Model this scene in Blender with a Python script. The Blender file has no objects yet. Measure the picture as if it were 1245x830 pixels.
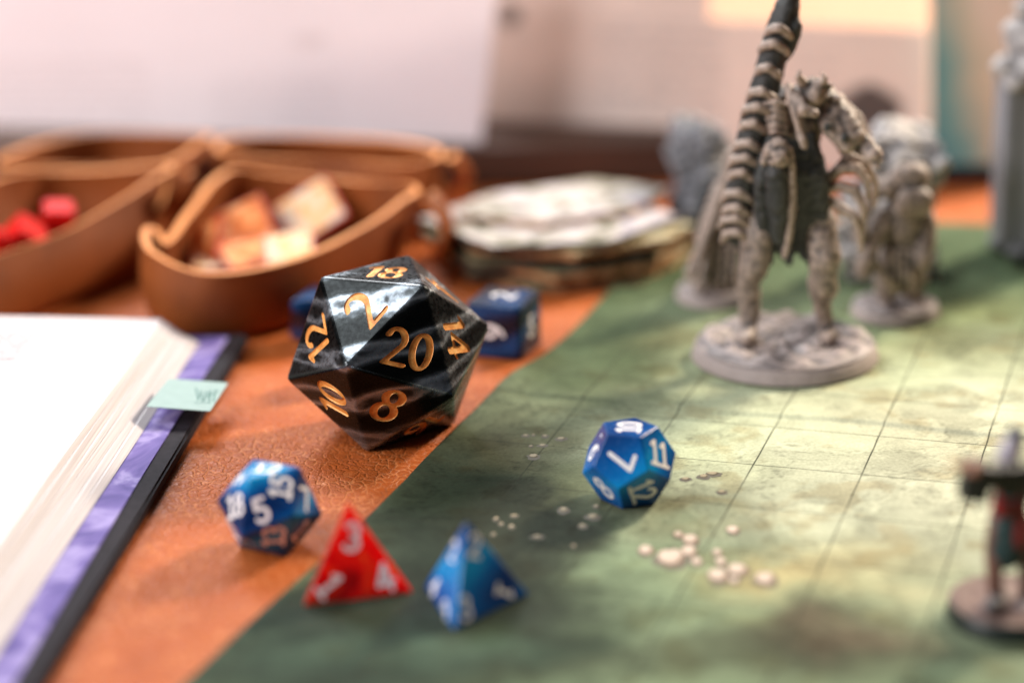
import bpy, bmesh, math, random
import numpy as np
from mathutils import Vector, Matrix, noise as mnoise

# ------------------------------------------------------------------ camera, world, lamps, exposure
S = bpy.context.scene
COL = S.collection
FPX, CX, CY, PITCH, ROLL, CAM_H = 2800.0, 622.5, 415.0, math.radians(18.5), math.radians(1.5), 0.19537
_u = Vector((0, math.sin(PITCH), math.cos(PITCH))); _r = Vector((1, 0, 0))
FW = Vector((0, math.cos(PITCH), -math.sin(PITCH)))
UP = _u * math.cos(ROLL) + _r * math.sin(ROLL)
RT = _r * math.cos(ROLL) - _u * math.sin(ROLL)
CAM = Vector((0, 0, CAM_H))
cd = bpy.data.cameras.new('camera'); cam = bpy.data.objects.new('camera', cd); COL.objects.link(cam)
m3 = Matrix((RT, UP, -FW)).transposed()
cam.matrix_world = Matrix.Translation(CAM) @ m3.to_4x4()
cd.sensor_width = 36.0; cd.lens = 36.0 * FPX / 1245.0
cd.clip_start = 0.01; cd.clip_end = 20.0
cd.dof.use_dof = True; cd.dof.focus_distance = 0.529; cd.dof.aperture_fstop = 4.3
S.camera = cam

W = bpy.data.worlds.new('World'); S.world = W; W.use_nodes = True
bg = W.node_tree.nodes['Background']
bg.inputs[0].default_value = (0.95, 0.97, 1.08, 1); bg.inputs[1].default_value = 0.045

def area(name, loc, target, size, power, color, sizey=None):
    l = bpy.data.lights.new(name, 'AREA'); l.energy = power; l.color = color; l.size = size
    if sizey: l.shape = 'RECTANGLE'; l.size_y = sizey
    o = bpy.data.objects.new(name, l); COL.objects.link(o)
    o.location = loc
    o.rotation_euler = (Vector(target) - Vector(loc)).to_track_quat('-Z', 'Y').to_euler()
    return o
area('warm_lamp', (0.56, 1.02, 0.47), (0.05, 0.54, 0.0), 0.13, 12.0, (1.0, 0.85, 0.68))
area('window_light', (-0.26, 1.25, 0.66), (-0.04, 0.54, 0.0), 0.36, 7.0, (0.95, 0.97, 1.0), 0.26)
area('room_light', (-0.76, 0.18, 0.46), (-0.04, 0.68, 0.02), 0.40, 7.3, (1.0, 0.96, 0.97))
area('ceiling_light', (-0.50, 0.42, 0.95), (-0.03, 0.55, 0.0), 0.42, 3.6, (0.92, 0.96, 1.0), 0.30)

S.view_settings.view_transform = 'Standard'; S.view_settings.look = 'None'
S.view_settings.exposure = 0.27; S.view_settings.gamma = 1.0
S.render.engine = 'CYCLES'; S.cycles.use_denoising = True
S.cycles.max_bounces = 10; S.cycles.caustics_reflective = False

# ------------------------------------------------------------------ pixel helpers (a direction only; distance from what the thing touches)
def ray(x, y): return FW + RT * ((x - CX) / FPX) - UP * ((y - CY) / FPX)
def g(x, y, z=0.0):
    d = ray(x, y); return CAM + d * ((z - CAM_H) / d.z)
def onY(x, y, Y):
    d = ray(x, y); return CAM + d * (Y / d.y)
def proj(p):
    d = Vector(p) - CAM; z = d.dot(FW)
    return Vector((CX + FPX * d.dot(RT) / z, CY - FPX * d.dot(UP) / z))

# ------------------------------------------------------------------ object helpers
def link(name, me, mat=None, parent=None):
    o = bpy.data.objects.new(name, me); COL.objects.link(o)
    if mat is not None and me is not None and len(me.materials) == 0: me.materials.append(mat)
    if parent is not None: o.parent = parent
    return o
def thing(name, label, cat, loc=(0, 0, 0), rotz=0.0, group=None):
    o = bpy.data.objects.new(name, None); COL.objects.link(o); o.location = loc; o.rotation_euler = (0, 0, rotz)
    o.empty_display_size = 0.01
    o['label'] = label; o['category'] = cat
    if group: o['group'] = group
    return o
def struct(o): o['kind'] = 'structure'; return o
def mesh_from(name, verts, faces, smooth=False):
    me = bpy.data.meshes.new(name); me.from_pydata([tuple(v) for v in verts], [], faces); me.update()
    if smooth: me.shade_smooth()
    return me
def bm_mesh(name, bm, smooth=False):
    me = bpy.data.meshes.new(name); bmesh.ops.recalc_face_normals(bm, faces=bm.faces); bm.to_mesh(me); bm.free()
    if smooth: me.shade_smooth()
    return me
def evaluated(o):
    dg = bpy.context.evaluated_depsgraph_get()
    me = bpy.data.meshes.new_from_object(o.evaluated_get(dg)); return me
def slab(name, poly, z0, z1, bevel=0.0):
    bm = bmesh.new()
    vs = [bm.verts.new((x, y, z0)) for x, y in poly]
    f = bm.faces.new(vs)
    r = bmesh.ops.extrude_face_region(bm, geom=[f])
    for v in r['geom']:
        if isinstance(v, bmesh.types.BMVert): v.co.z = z1
    if bevel: bmesh.ops.bevel(bm, geom=bm.edges[:], offset=bevel, segments=2, affect='EDGES', clamp_overlap=True)
    return bm_mesh(name, bm)
def box(name, sx, sy, sz, bevel=0.0, seg=2):
    bm = bmesh.new(); bmesh.ops.create_cube(bm, size=1.0)
    for v in bm.verts: v.co.x *= sx; v.co.y *= sy; v.co.z *= sz
    if bevel: bmesh.ops.bevel(bm, geom=bm.edges[:], offset=bevel, segments=seg, affect='EDGES')
    return bm_mesh(name, bm)
def lathe(name, prof, seg=64, jit=0.0):
    vs, fs = [], []
    n = len(prof)
    for r, z in prof:
        for k in range(seg):
            a = 2 * math.pi * k / seg
            vs.append((r * math.cos(a), r * math.sin(a), z))
    for i in range(n - 1):
        for k in range(seg):
            fs.append((i * seg + k, i * seg + (k + 1) % seg, (i + 1) * seg + (k + 1) % seg, (i + 1) * seg + k))
    fs.append(tuple(range(seg))[::-1]); fs.append(tuple((n - 1) * seg + k for k in range(seg)))
    return mesh_from(name, vs, fs)

# ------------------------------------------------------------------ materials
def mat(name):
    m = bpy.data.materials.new(name); m.use_nodes = True
    nt = m.node_tree; return m, nt, nt.nodes['Principled BSDF']
def N(nt, t, **kw):
    n = nt.nodes.new(t)
    for k, v in kw.items():
        if k.startswith('i_'): n.inputs[int(k[2:]) if k[2:].isdigit() else k[2:].replace('_', ' ')].default_value = v
        else: setattr(n, k, v)
    return n
def L(nt, a, b): nt.links.new(a, b)
def ramp(nt, fac, stops, interp='LINEAR'):
    r = N(nt, 'ShaderNodeValToRGB'); r.color_ramp.interpolation = interp
    e = r.color_ramp.elements
    while len(e) < len(stops): e.new(0.5)
    for el, (p, c) in zip(e, stops):
        el.position = p; el.color = (c[0], c[1], c[2], 1) if len(c) > 2 else (c[0],) * 3 + (1,)
    L(nt, fac, r.inputs[0]); return r.outputs[0]
def noise_tex(nt, scale, detail=4, rough=0.55, dist=0.0, vec=None):
    n = N(nt, 'ShaderNodeTexNoise'); n.inputs['Scale'].default_value = scale; n.inputs['Detail'].default_value = detail
    n.inputs['Roughness'].default_value = rough; n.inputs['Distortion'].default_value = dist
    if vec is None: vec = coords(nt)
    L(nt, vec, n.inputs['Vector']); return n.outputs['Fac']
def coords(nt):
    for n in nt.nodes:
        if n.type == 'TEX_COORD': return n.outputs['Object']
    return N(nt, 'ShaderNodeTexCoord').outputs['Object']
def mix(nt, fac, a, b, mode='MIX'):
    n = N(nt, 'ShaderNodeMix', data_type='RGBA', blend_type=mode)
    for s, v in ((0, fac), (6, a), (7, b)):
        if hasattr(v, 'is_output'): L(nt, v, n.inputs[s])
        else: n.inputs[s].default_value = v if s == 0 else (v[0], v[1], v[2], 1)
    return n.outputs[2]
def mathn(nt, op, a, b=0.0, clamp=False):
    n = N(nt, 'ShaderNodeMath', operation=op); n.use_clamp = clamp
    for s, v in ((0, a), (1, b)):
        if hasattr(v, 'is_output'): L(nt, v, n.inputs[s])
        else: n.inputs[s].default_value = v
    return n.outputs[0]
def bump(nt, bsdf, h, strength=0.4, dist=0.0005):
    b = N(nt, 'ShaderNodeBump'); b.inputs['Strength'].default_value = strength; b.inputs['Distance'].default_value = dist
    L(nt, h, b.inputs['Height']); L(nt, b.outputs[0], bsdf.inputs['Normal'])
def plain(name, c, rough=0.5, metallic=0.0, var=0.15, scale=300.0, spec=0.5):
    m, nt, b = mat(name)
    f = noise_tex(nt, scale, 4)
    col = ramp(nt, f, [(0.3, [x * (1 - var) for x in c]), (0.7, [min(1, x * (1 + var)) for x in c])])
    L(nt, col, b.inputs['Base Color']); b.inputs['Roughness'].default_value = rough; b.inputs['Metallic'].default_value = metallic
    b.inputs['Specular IOR Level'].default_value = spec
    return m

def leather(name, base, dark, light, cell=620.0, bstr=0.55, rough=0.5, line=0.35):
    m, nt, b = mat(name)
    co = coords(nt)
    warp = N(nt, 'ShaderNodeTexNoise'); warp.inputs['Scale'].default_value = 260; L(nt, co, warp.inputs['Vector'])
    va = N(nt, 'ShaderNodeVectorMath', operation='MULTIPLY_ADD'); L(nt, warp.outputs['Color'], va.inputs[0]); va.inputs[1].default_value = (0.003,) * 3; L(nt, co, va.inputs[2])
    v = N(nt, 'ShaderNodeTexVoronoi', feature='DISTANCE_TO_EDGE'); v.inputs['Scale'].default_value = cell; L(nt, va.outputs[0], v.inputs['Vector'])
    v2 = N(nt, 'ShaderNodeTexVoronoi', feature='DISTANCE_TO_EDGE'); v2.inputs['Scale'].default_value = cell * 2.3; L(nt, va.outputs[0], v2.inputs['Vector'])
    big = noise_tex(nt, 22, 5, 0.6)
    mid = noise_tex(nt, 160, 5, 0.65)
    c = ramp(nt, big, [(0.3, dark), (0.7, base)])
    c = mix(nt, mathn(nt, 'MULTIPLY', mid, 0.55), c, [x * 1.15 for x in base])
    edge = ramp(nt, v.outputs['Distance'], [(0.0, (1, 1, 1)), (0.10, (0, 0, 0))])
    gate = ramp(nt, noise_tex(nt, 90, 3), [(0.36, (0, 0, 0)), (0.58, (1, 1, 1))])
    c = mix(nt, mathn(nt, 'MULTIPLY', mathn(nt, 'MULTIPLY', edge, gate), line), c, light)
    L(nt, c, b.inputs['Base Color'])
    h1 = ramp(nt, v.outputs['Distance'], [(0.0, (0, 0, 0)), (0.16, (1, 1, 1))])
    h2 = ramp(nt, v2.outputs['Distance'], [(0.0, (0, 0, 0)), (0.2, (1, 1, 1))])
    h = mathn(nt, 'ADD', mathn(nt, 'MULTIPLY', h1, 0.7), mathn(nt, 'MULTIPLY', h2, 0.3))
    h = mathn(nt, 'ADD', h, mathn(nt, 'MULTIPLY', mid, 0.9))
    bump(nt, b, h, bstr, 0.0004)
    b.inputs['Roughness'].default_value = rough; b.inputs['Specular IOR Level'].default_value = 0.25
    return m

M_leather = leather('orange_leather', (0.455, 0.100, 0.015), (0.26, 0.054, 0.009), (0.85, 0.33, 0.12), 430, 0.75, 0.5, 0.5)
M_tray = leather('tray_leather', (0.27, 0.066, 0.011), (0.10, 0.027, 0.007), (0.5, 0.2, 0.06), 900, 0.25, 0.55, 0.12)
M_tray_edge = leather('tray_cut_edge', (0.80, 0.33, 0.11), (0.60, 0.22, 0.07), (0.7, 0.34, 0.17), 1500, 0.2, 0.6, 0.1)
M_ledge = leather('ledge_leather', (0.085, 0.040, 0.026), (0.05, 0.024, 0.016), (0.15, 0.08, 0.05), 700, 0.3, 0.55, 0.1)
M_brass = plain('brass', (0.62, 0.38, 0.14), 0.35, 1.0, 0.1)

def pearl(name, stops, scale=160, dist=2.2, rough=0.16, metallic=0.25, stretch=(1, 1, 2.4), coat=0.4, wave=True):
    m, nt, b = mat(name)
    mp = N(nt, 'ShaderNodeMapping'); mp.inputs['Scale'].default_value = stretch; mp.inputs['Rotation'].default_value = (0.4, 0.5, 0.2)
    L(nt, coords(nt), mp.inputs[0])
    f = noise_tex(nt, scale, 3, 0.5, dist, mp.outputs[0])
    if wave:
        w = N(nt, 'ShaderNodeTexWave'); w.inputs['Scale'].default_value = scale * 0.55; w.inputs['Distortion'].default_value = 9.0
        w.inputs['Detail'].default_value = 2.5; w.inputs['Detail Scale'].default_value = 0.6; w.bands_direction = 'Z'
        L(nt, mp.outputs[0], w.inputs[0])
        f = mathn(nt, 'ADD', mathn(nt, 'MULTIPLY', f, 0.62), mathn(nt, 'MULTIPLY', w.outputs['Fac'], 0.38))
    L(nt, ramp(nt, f, stops), b.inputs['Base Color'])
    b.inputs['Roughness'].default_value = rough; b.inputs['Metallic'].default_value = metallic
    b.inputs['Coat Weight'].default_value = coat; b.inputs['Specular IOR Level'].default_value = 0.32; b.inputs['Coat Roughness'].default_value = 0.08
    sm = noise_tex(nt, 900, 3)
    b.inputs['Roughness'].default_value = rough
    L(nt, ramp(nt, sm, [(0.35, (rough * 0.8,)), (0.75, (rough * 1.7,))]), b.inputs['Roughness'])
    return m
M_black = pearl('black_pearl', [(0.34, (0.004, 0.005, 0.005)), (0.46, (0.012, 0.014, 0.014)), (0.53, (0.07, 0.08, 0.088)), (0.60, (0.30, 0.33, 0.36)), (0.66, (0.17, 0.19, 0.21)), (0.72, (0.03, 0.034, 0.036)), (0.8, (0.008, 0.01, 0.01))], 30, 3.2, 0.26, 0.85, (1, 1, 2.4), 0.08)
M_blue = pearl('blue_pearl', [(0.30, (0.002, 0.018, 0.085)), (0.45, (0.002, 0.048, 0.19)), (0.58, (0.002, 0.11, 0.34)), (0.72, (0.004, 0.27, 0.55))], 42, 0.8, 0.2, 0.0, (1, 1, 1.4), 0.0)
M_sky = pearl('bright_blue_pearl', [(0.28, (0.004, 0.03, 0.14)), (0.45, (0.002, 0.085, 0.30)), (0.6, (0.002, 0.14, 0.42)), (0.75, (0.004, 0.30, 0.62))], 30, 0.6, 0.2, 0.0, (1, 1, 1.4), 0.0)
M_navy = pearl('navy_pearl', [(0.30, (0.002, 0.004, 0.012)), (0.5, (0.003, 0.012, 0.04)), (0.75, (0.004, 0.05, 0.16))], 55, 1.0, 0.25, 0.0, (1, 1, 1.4), 0.0)
M_white = plain('white_paint', (0.84, 0.80, 0.78), 0.55, 0, 0.06, 900)
m, nt, b = mat('gold_paint')
f = noise_tex(nt, 3.2, 5, 0.65)
L(nt, ramp(nt, f, [(0.30, (0.42, 0.13, 0.025)), (0.50, (0.78, 0.33, 0.07)), (0.72, (0.95, 0.58, 0.22))]), b.inputs['Base Color'])
b.inputs['Metallic'].default_value = 0.2; b.inputs['Roughness'].default_value = 0.42; bump(nt, b, f, 0.4, 0.0003)
M_gold = m
m, nt, b = mat('red_resin')
f = noise_tex(nt, 110, 3, 0.5, 1.5)
L(nt, ramp(nt, f, [(0.36, (0.50, 0.003, 0.005)), (0.48, (0.95, 0.012, 0.008)), (0.60, (1.0, 0.06, 0.012)), (0.70, (1.0, 0.32, 0.05))]), b.inputs['Base Color'])  # orange tones put glints and inner glow into the base colour
b.inputs['Transmission Weight'].default_value = 0.45; b.inputs['Roughness'].default_value = 0.14; b.inputs['IOR'].default_value = 1.38
b.inputs['Subsurface Weight'].default_value = 0.75; b.inputs['Subsurface Radius'].default_value = (1.0, 0.06, 0.04); b.inputs['Subsurface Scale'].default_value = 0.022
M_red = m
M_redsolid = plain('red_plastic', (0.62, 0.010, 0.008), 0.5, 0, 0.15, 200, 0.1)

# ------------------------------------------------------------------ the table
me = mesh_from('table_top', [(-1.2, -0.5, 0), (1.2, -0.5, 0), (1.2, 1.6, 0), (-1.2, 1.6, 0)], [(0, 1, 2, 3)])
table = struct(link('table_top', me, M_leather))
table['label'] = 'orange brown grained leather table covering'

# ------------------------------------------------------------------ battle mat
rng = np.random.default_rng(7)
def vnoise(x, y, scale, seed=0, octaves=4):
    out = np.zeros_like(x); amp = 1.0; tot = 0
    for o in range(octaves):
        r = np.random.default_rng(seed * 31 + o).random((257, 257))
        xs = x * scale * 2 ** o + 1000.37; ys = y * scale * 2 ** o + 1000.11
        ix = np.floor(xs).astype(int); iy = np.floor(ys).astype(int); fx = xs - ix; fy = ys - iy
        fx = fx * fx * (3 - 2 * fx); fy = fy * fy * (3 - 2 * fy)
        a = r[ix % 256, iy % 256]; b_ = r[(ix + 1) % 256, iy % 256]; c = r[ix % 256, (iy + 1) % 256]; d = r[(ix + 1) % 256, (iy + 1) % 256]
        out += amp * ((a * (1 - fx) + b_ * fx) * (1 - fy) + (c * (1 - fx) + d * fx) * fy); tot += amp; amp *= 0.5
    return out / tot
MAT_O = Vector((0.062, 0.5127, 0)); MAT_A = math.radians(-18.0); CELL = 0.0248; MAT_T = 0.0006
ex = Vector((math.cos(MAT_A), math.sin(MAT_A), 0)); ey = Vector((-math.sin(MAT_A), math.cos(MAT_A), 0))
def to_mat(p): d = Vector((p[0], p[1], 0)) - MAT_O; return d.dot(ex), d.dot(ey)
EDGE_Y = [-0.30, -0.157, -0.0544, -0.018, -0.008, 0.004, 0.017, 0.034, 0.06, 0.089, 0.20]
EDGE_X = [-0.0865, -0.0793, -0.0735, -0.0735, -0.0731, -0.0725, -0.0712, -0.0682, -0.0675, -0.0668, -0.063]
FOLD = 0.0075
def mat_h(lx, ly):
    """height of the mat's top: small step where it was folded, faint waves"""
    lx = np.asarray(lx, float); ly = np.asarray(ly, float)
    t = ly - FOLD - 0.0009 * np.sin(lx * 90)
    ridge = np.where(t < 0, np.exp(-(t / 0.0010) ** 2), np.exp(-(t / 0.012) ** 2)) * 0.0007
    fade = np.clip((lx + 0.085) / 0.03, 0.25, 1)
    edge = np.interp(ly, EDGE_Y, EDGE_X); wv = 0.5 + 0.5 * np.sin(ly * 61 + 1.0) * np.sin(ly * 23)
    curl = 0.0011 * wv * np.exp(-((lx - edge) / 0.005) ** 2) + 0.0012 * np.exp(-((lx + 0.071) / 0.006) ** 2) * np.exp(-((ly - 0.02) / 0.02) ** 2)
    return MAT_T + ridge * fade + curl
def matz(x, y): lx, ly = to_mat((x, y)); return float(mat_h(lx, ly))
nu, nv = 420, 700
vv = np.linspace(-0.27, 0.188, nv)
ee = np.interp(vv, EDGE_Y, EDGE_X)
tt = np.linspace(0, 1, nu)
LX = ee[:, None] + (0.21 - ee[:, None]) * tt[None, :]; LY = np.repeat(vv[:, None], nu, 1)
LY = LY + (vv[:, None] > 0.187) * (0.003 * np.sin(LX * 30))
HZ = mat_h(LX, LY)
WX = MAT_O.x + LX * ex.x + LY * ey.x; WY = MAT_O.y + LX * ex.y + LY * ey.y
# printed picture: soft painted patches of green, ochre and dark earth, left side also darkened for vignette
w1 = vnoise(WX, WY, 60, 1) - 0.5; w2 = vnoise(WX, WY, 60, 2) - 0.5
PX_, PY_ = WX + w1 * 0.018, WY + w2 * 0.03
colr = np.zeros(WX.shape + (3,)); colr[:] = (0.145, 0.185, 0.105)
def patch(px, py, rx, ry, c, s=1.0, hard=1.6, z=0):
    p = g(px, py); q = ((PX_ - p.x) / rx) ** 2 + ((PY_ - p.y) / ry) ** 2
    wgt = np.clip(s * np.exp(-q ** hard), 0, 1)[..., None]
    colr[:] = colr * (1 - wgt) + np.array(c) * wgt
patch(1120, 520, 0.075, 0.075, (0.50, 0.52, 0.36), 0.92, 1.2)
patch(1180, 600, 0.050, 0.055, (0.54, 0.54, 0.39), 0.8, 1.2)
patch(800, 520, 0.035, 0.030, (0.42, 0.45, 0.28), 0.8, 1.2)
patch(880, 790, 0.050, 0.035, (0.23, 0.30, 0.175), 0.8, 1.2)
patch(820, 690, 0.025, 0.020, (0.20, 0.27, 0.155), 0.6, 1.2)
patch(1000, 430, 0.05, 0.03, (0.28, 0.33, 0.17), 0.6, 1.2)
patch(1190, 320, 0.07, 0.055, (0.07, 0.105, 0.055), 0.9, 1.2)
patch(1150, 380, 0.04, 0.02, (0.30, 0.37, 0.18), 0.6, 1.2)
patch(985, 705, 0.018, 0.012, (0.48, 0.39, 0.19), 0.75, 1.0)
patch(1060, 690, 0.014, 0.012, (0.50, 0.45, 0.25), 0.5, 1.0)
patch(560, 640, 0.026, 0.075, (0.026, 0.036, 0.023), 0.97, 2.2)  # dark left side: printed tone with vignette darkening painted in
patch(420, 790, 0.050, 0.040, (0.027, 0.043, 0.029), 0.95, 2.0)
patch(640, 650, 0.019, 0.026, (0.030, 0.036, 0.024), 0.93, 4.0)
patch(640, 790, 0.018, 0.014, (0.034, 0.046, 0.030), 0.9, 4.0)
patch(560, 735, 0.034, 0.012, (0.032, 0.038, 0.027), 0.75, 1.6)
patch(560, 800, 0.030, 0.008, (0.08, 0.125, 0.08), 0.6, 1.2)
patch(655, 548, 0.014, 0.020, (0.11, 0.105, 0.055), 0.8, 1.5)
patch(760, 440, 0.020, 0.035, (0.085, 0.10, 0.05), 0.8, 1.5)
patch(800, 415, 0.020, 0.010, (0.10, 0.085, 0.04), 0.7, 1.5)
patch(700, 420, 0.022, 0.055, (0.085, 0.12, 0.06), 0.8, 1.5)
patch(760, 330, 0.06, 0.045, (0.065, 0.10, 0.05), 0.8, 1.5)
patch(960, 800, 0.030, 0.016, (0.055, 0.056, 0.034), 0.9, 1.6)
patch(1010, 770, 0.014, 0.010, (0.12, 0.085, 0.055), 0.7, 1.4)
patch(780, 810, 0.016, 0.006, (0.10, 0.12, 0.07), 0.6, 1.4)
patch(870, 625, 0.014, 0.006, (0.24, 0.20, 0.09), 0.5, 1.4)
patch(700, 600, 0.010, 0.010, (0.17, 0.19, 0.10), 0.6, 1.4)
fn = vnoise(WX, WY, 170, 5, 5)[..., None]; f2 = vnoise(WX, WY, 420, 6, 3)[..., None]; f3 = vnoise(WX, WY, 45, 9, 4)[..., None]
colr *= 0.80 + 0.28 * fn + 0.12 * f2
colr *= 0.88 + 0.24 * f3
def contour(nz, lev, wd): return np.exp(-((nz - lev) / wd) ** 2)[..., None]
wn = vnoise(WX + w1 * 0.01, WY + w2 * 0.01, 55, 21, 5)
for lev, wd, am in ((0.42, 0.006, 0.30), (0.5, 0.005, 0.35), (0.57, 0.006, 0.30)): colr *= 1 - am * contour(wn, lev, wd)
tone_mask = np.clip((wn - 0.5) * 26, 0, 1)[..., None]; colr *= 0.90 + 0.20 * tone_mask
wn2 = vnoise(WX, WY, 130, 25, 5); tone_mask = np.clip((wn2 - 0.56) * 24, 0, 1)[..., None]; colr *= 1 - 0.14 * tone_mask
colr *= 1 - 0.25 * contour(wn2, 0.55, 0.006)
stain = np.clip((vnoise(WX, WY, 120, 11, 5) - 0.60) * 8, 0, 1)[..., None]
colr = colr * (1 - stain * np.array((0.16, 0.22, 0.28)))
colr = np.clip(colr, 0.01, 0.9)
me = bpy.data.meshes.new('battle_mat')
co = np.stack([LX, LY, HZ], -1).reshape(-1, 3)
idx = np.arange(nu * nv).reshape(nv, nu)
fs = np.stack([idx[:-1, :-1], idx[:-1, 1:], idx[1:, 1:], idx[1:, :-1]], -1).reshape(-1, 4)
# underside skirt gives the sheet its thickness
skirt = np.concatenate([idx[0, :], idx[1:, -1], idx[-1, -2::-1], idx[-2:0:-1, 0]])
base_n = len(co); low = co[skirt].copy(); low[:, 2] -= MAT_T * 0.85
co = np.vstack([co, low]); k = len(skirt)
sk = [(int(skirt[i]), base_n + i, base_n + (i + 1) % k, int(skirt[(i + 1) % k])) for i in range(k)]
me.from_pydata(co.tolist(), [], fs.tolist() + sk); me.update(); me.shade_smooth()
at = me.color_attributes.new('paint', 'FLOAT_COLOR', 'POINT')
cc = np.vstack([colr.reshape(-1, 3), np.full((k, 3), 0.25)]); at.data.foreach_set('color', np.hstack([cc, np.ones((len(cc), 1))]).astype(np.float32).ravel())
m, nt, b = mat('mat_print')
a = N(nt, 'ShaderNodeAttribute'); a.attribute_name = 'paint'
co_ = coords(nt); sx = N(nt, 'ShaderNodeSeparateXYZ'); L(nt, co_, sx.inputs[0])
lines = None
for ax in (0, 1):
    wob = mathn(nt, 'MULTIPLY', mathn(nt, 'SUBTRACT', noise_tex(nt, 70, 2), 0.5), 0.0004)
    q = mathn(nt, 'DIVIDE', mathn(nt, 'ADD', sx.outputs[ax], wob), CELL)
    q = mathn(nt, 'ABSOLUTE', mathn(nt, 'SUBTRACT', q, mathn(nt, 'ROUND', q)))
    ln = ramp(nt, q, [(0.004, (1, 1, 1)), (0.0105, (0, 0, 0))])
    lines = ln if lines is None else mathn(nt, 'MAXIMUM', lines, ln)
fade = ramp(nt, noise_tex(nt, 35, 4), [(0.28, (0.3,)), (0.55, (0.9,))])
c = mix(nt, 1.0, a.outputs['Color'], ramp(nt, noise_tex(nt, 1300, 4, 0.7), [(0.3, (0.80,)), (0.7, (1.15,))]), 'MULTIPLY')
scr = ramp(nt, noise_tex(nt, 500, 6, 0.75, 0.6), [(0.62, (0, 0, 0)), (0.72, (1, 1, 1))])
c = mix(nt, mathn(nt, 'MULTIPLY', scr, 0.25), c, (0.12, 0.11, 0.06))
c = mix(nt, mathn(nt, 'MULTIPLY', lines, fade), c, (0.035, 0.038, 0.025))
L(nt, c, b.inputs['Base Color']); b.inputs['Roughness'].default_value = 0.62; b.inputs['Specular IOR Level'].default_value = 0.04
bump(nt, b, noise_tex(nt, 1500, 3), 0.12, 0.0002)
bmat = link('battle_mat', me, m)
bmat.location = MAT_O; bmat.rotation_euler = (0, 0, MAT_A)
bmat['label'] = 'green gridded battle mat with printed stones lying on the orange leather'; bmat['category'] = 'game mat'

# printed pebbles on the mat: flat print, each a thin patch on the sheet
def pebble_mat(name, mid, rim):
    m, nt, b = mat(name)
    mp = N(nt, 'ShaderNodeMapping'); mp.inputs['Location'].default_value = (0.12, -0.30, 0); L(nt, coords(nt), mp.inputs[0])
    ln = N(nt, 'ShaderNodeVectorMath', operation='LENGTH'); L(nt, mp.outputs[0], ln.inputs[0])
    f = mathn(nt, 'ADD', ln.outputs['Value'], mathn(nt, 'MULTIPLY', mathn(nt, 'SUBTRACT', noise_tex(nt, 2.2, 4), 0.5), 1.3))
    L(nt, ramp(nt, f, [(0.55, mid), (0.9, [0.6 * x + 0.4 * y for x, y in zip(mid, rim)]), (1.2, rim)]), b.inputs['Base Color'])
    b.inputs['Roughness'].default_value = 0.6; b.inputs['Specular IOR Level'].default_value = 0.12; return m
M_peb = pebble_mat('pebble_print', (0.58, 0.47, 0.38), (0.22, 0.14, 0.09))
M_pebs = pebble_mat('small_pebble_print', (0.36, 0.30, 0.20), (0.12, 0.095, 0.055))
M_pebo = plain('pebble_outline_print', (0.10, 0.085, 0.055), 0.6, 0, 0.2, 300)
def blob_mesh(name, seed):
    r = random.Random(seed); n = 16
    vs = [(0, 0, 0)] + [((1 + 0.22 * r.uniform(-1, 1)) * math.cos(2 * math.pi * i / n), (1 + 0.16 * r.uniform(-1, 1)) * math.sin(2 * math.pi * i / n), 0) for i in range(n)]
    return mesh_from(name, vs, [(0, 1 + i, 1 + (i + 1) % n) for i in range(n)])
PEB = [blob_mesh('printed_pebble', s) for s in range(4)]; PEBO = [blob_mesh('pebble_outline', s + 10) for s in range(4)]
for mm in PEB: mm.materials.append(M_peb)
for mm in PEBO: mm.materials.append(M_pebo)
PEBS = [mm.copy() for mm in PEB]
for mm in PEBS: mm.materials[0] = M_pebs
def z3(ox, oy, sc, lst): return [(ox + x / sc, oy + y / sc, rx / sc, ry / sc) for x, y, rx, ry in lst]
peb = z3(740, 620, 2.964, [(135, 145, 26, 17), (225, 172, 52, 30), (290, 148, 28, 20), (295, 106, 30, 18), (252, 88, 18, 11), (318, 186, 20, 14), (448, 72, 24, 14), (395, 236, 36, 22), (465, 215, 36, 20), (565, 248, 36, 22), (452, 254, 18, 11), (405, 186, 20, 14), (392, 152, 16, 11)])
peb += z3(600, 480, 3.19, [(125, 158, 16, 7), (155, 156, 9, 5), (200, 160, 16, 7), (262, 170, 24, 8), (190, 196, 20, 7), (145, 199, 12, 5), (155, 238, 26, 12), (272, 446, 22, 13), (385, 472, 28, 12), (345, 508, 20, 9), (398, 432, 14, 7), (745, 326, 22, 8), (815, 316, 24, 11), (850, 306, 34, 10), (885, 376, 22, 8), (10, 480, 12, 8), (30, 500, 10, 7), (70, 510, 14, 8), (80, 468, 18, 6), (0, 540, 10, 6), (170, 550, 24, 8), (310, 585, 10, 6)])
for i, (px, py, rx, ry) in enumerate(peb):
    p = g(px, py, MAT_T); lx, ly = to_mat(p); sxm = rx * 0.00019; sym = ry * 0.00016 / 0.36; sxm *= 0.9
    small = i >= 13
    z = float(mat_h(lx, ly))
    o = link('pebble_outline', PEBO[i % 4], None, bmat); o.location = (lx + 0.10 * sxm, ly - 0.25 * sym, z + 0.00005 + i * 1e-6); o.scale = (sxm * 1.18, sym * 1.15, 1); o.rotation_euler[2] = -MAT_A
    k = 0.72 if small else 0.98
    o = link('printed_pebble', PEB[i % 4], None, bmat); o.location = (lx, ly + (0.12 * sym if small else 0.05 * sym), z + 0.00012 + i * 1e-6); o.scale = (sxm * k, sym * k, 1); o.rotation_euler[2] = -MAT_A
    if small: o.data = PEBS[i % 4]

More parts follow.
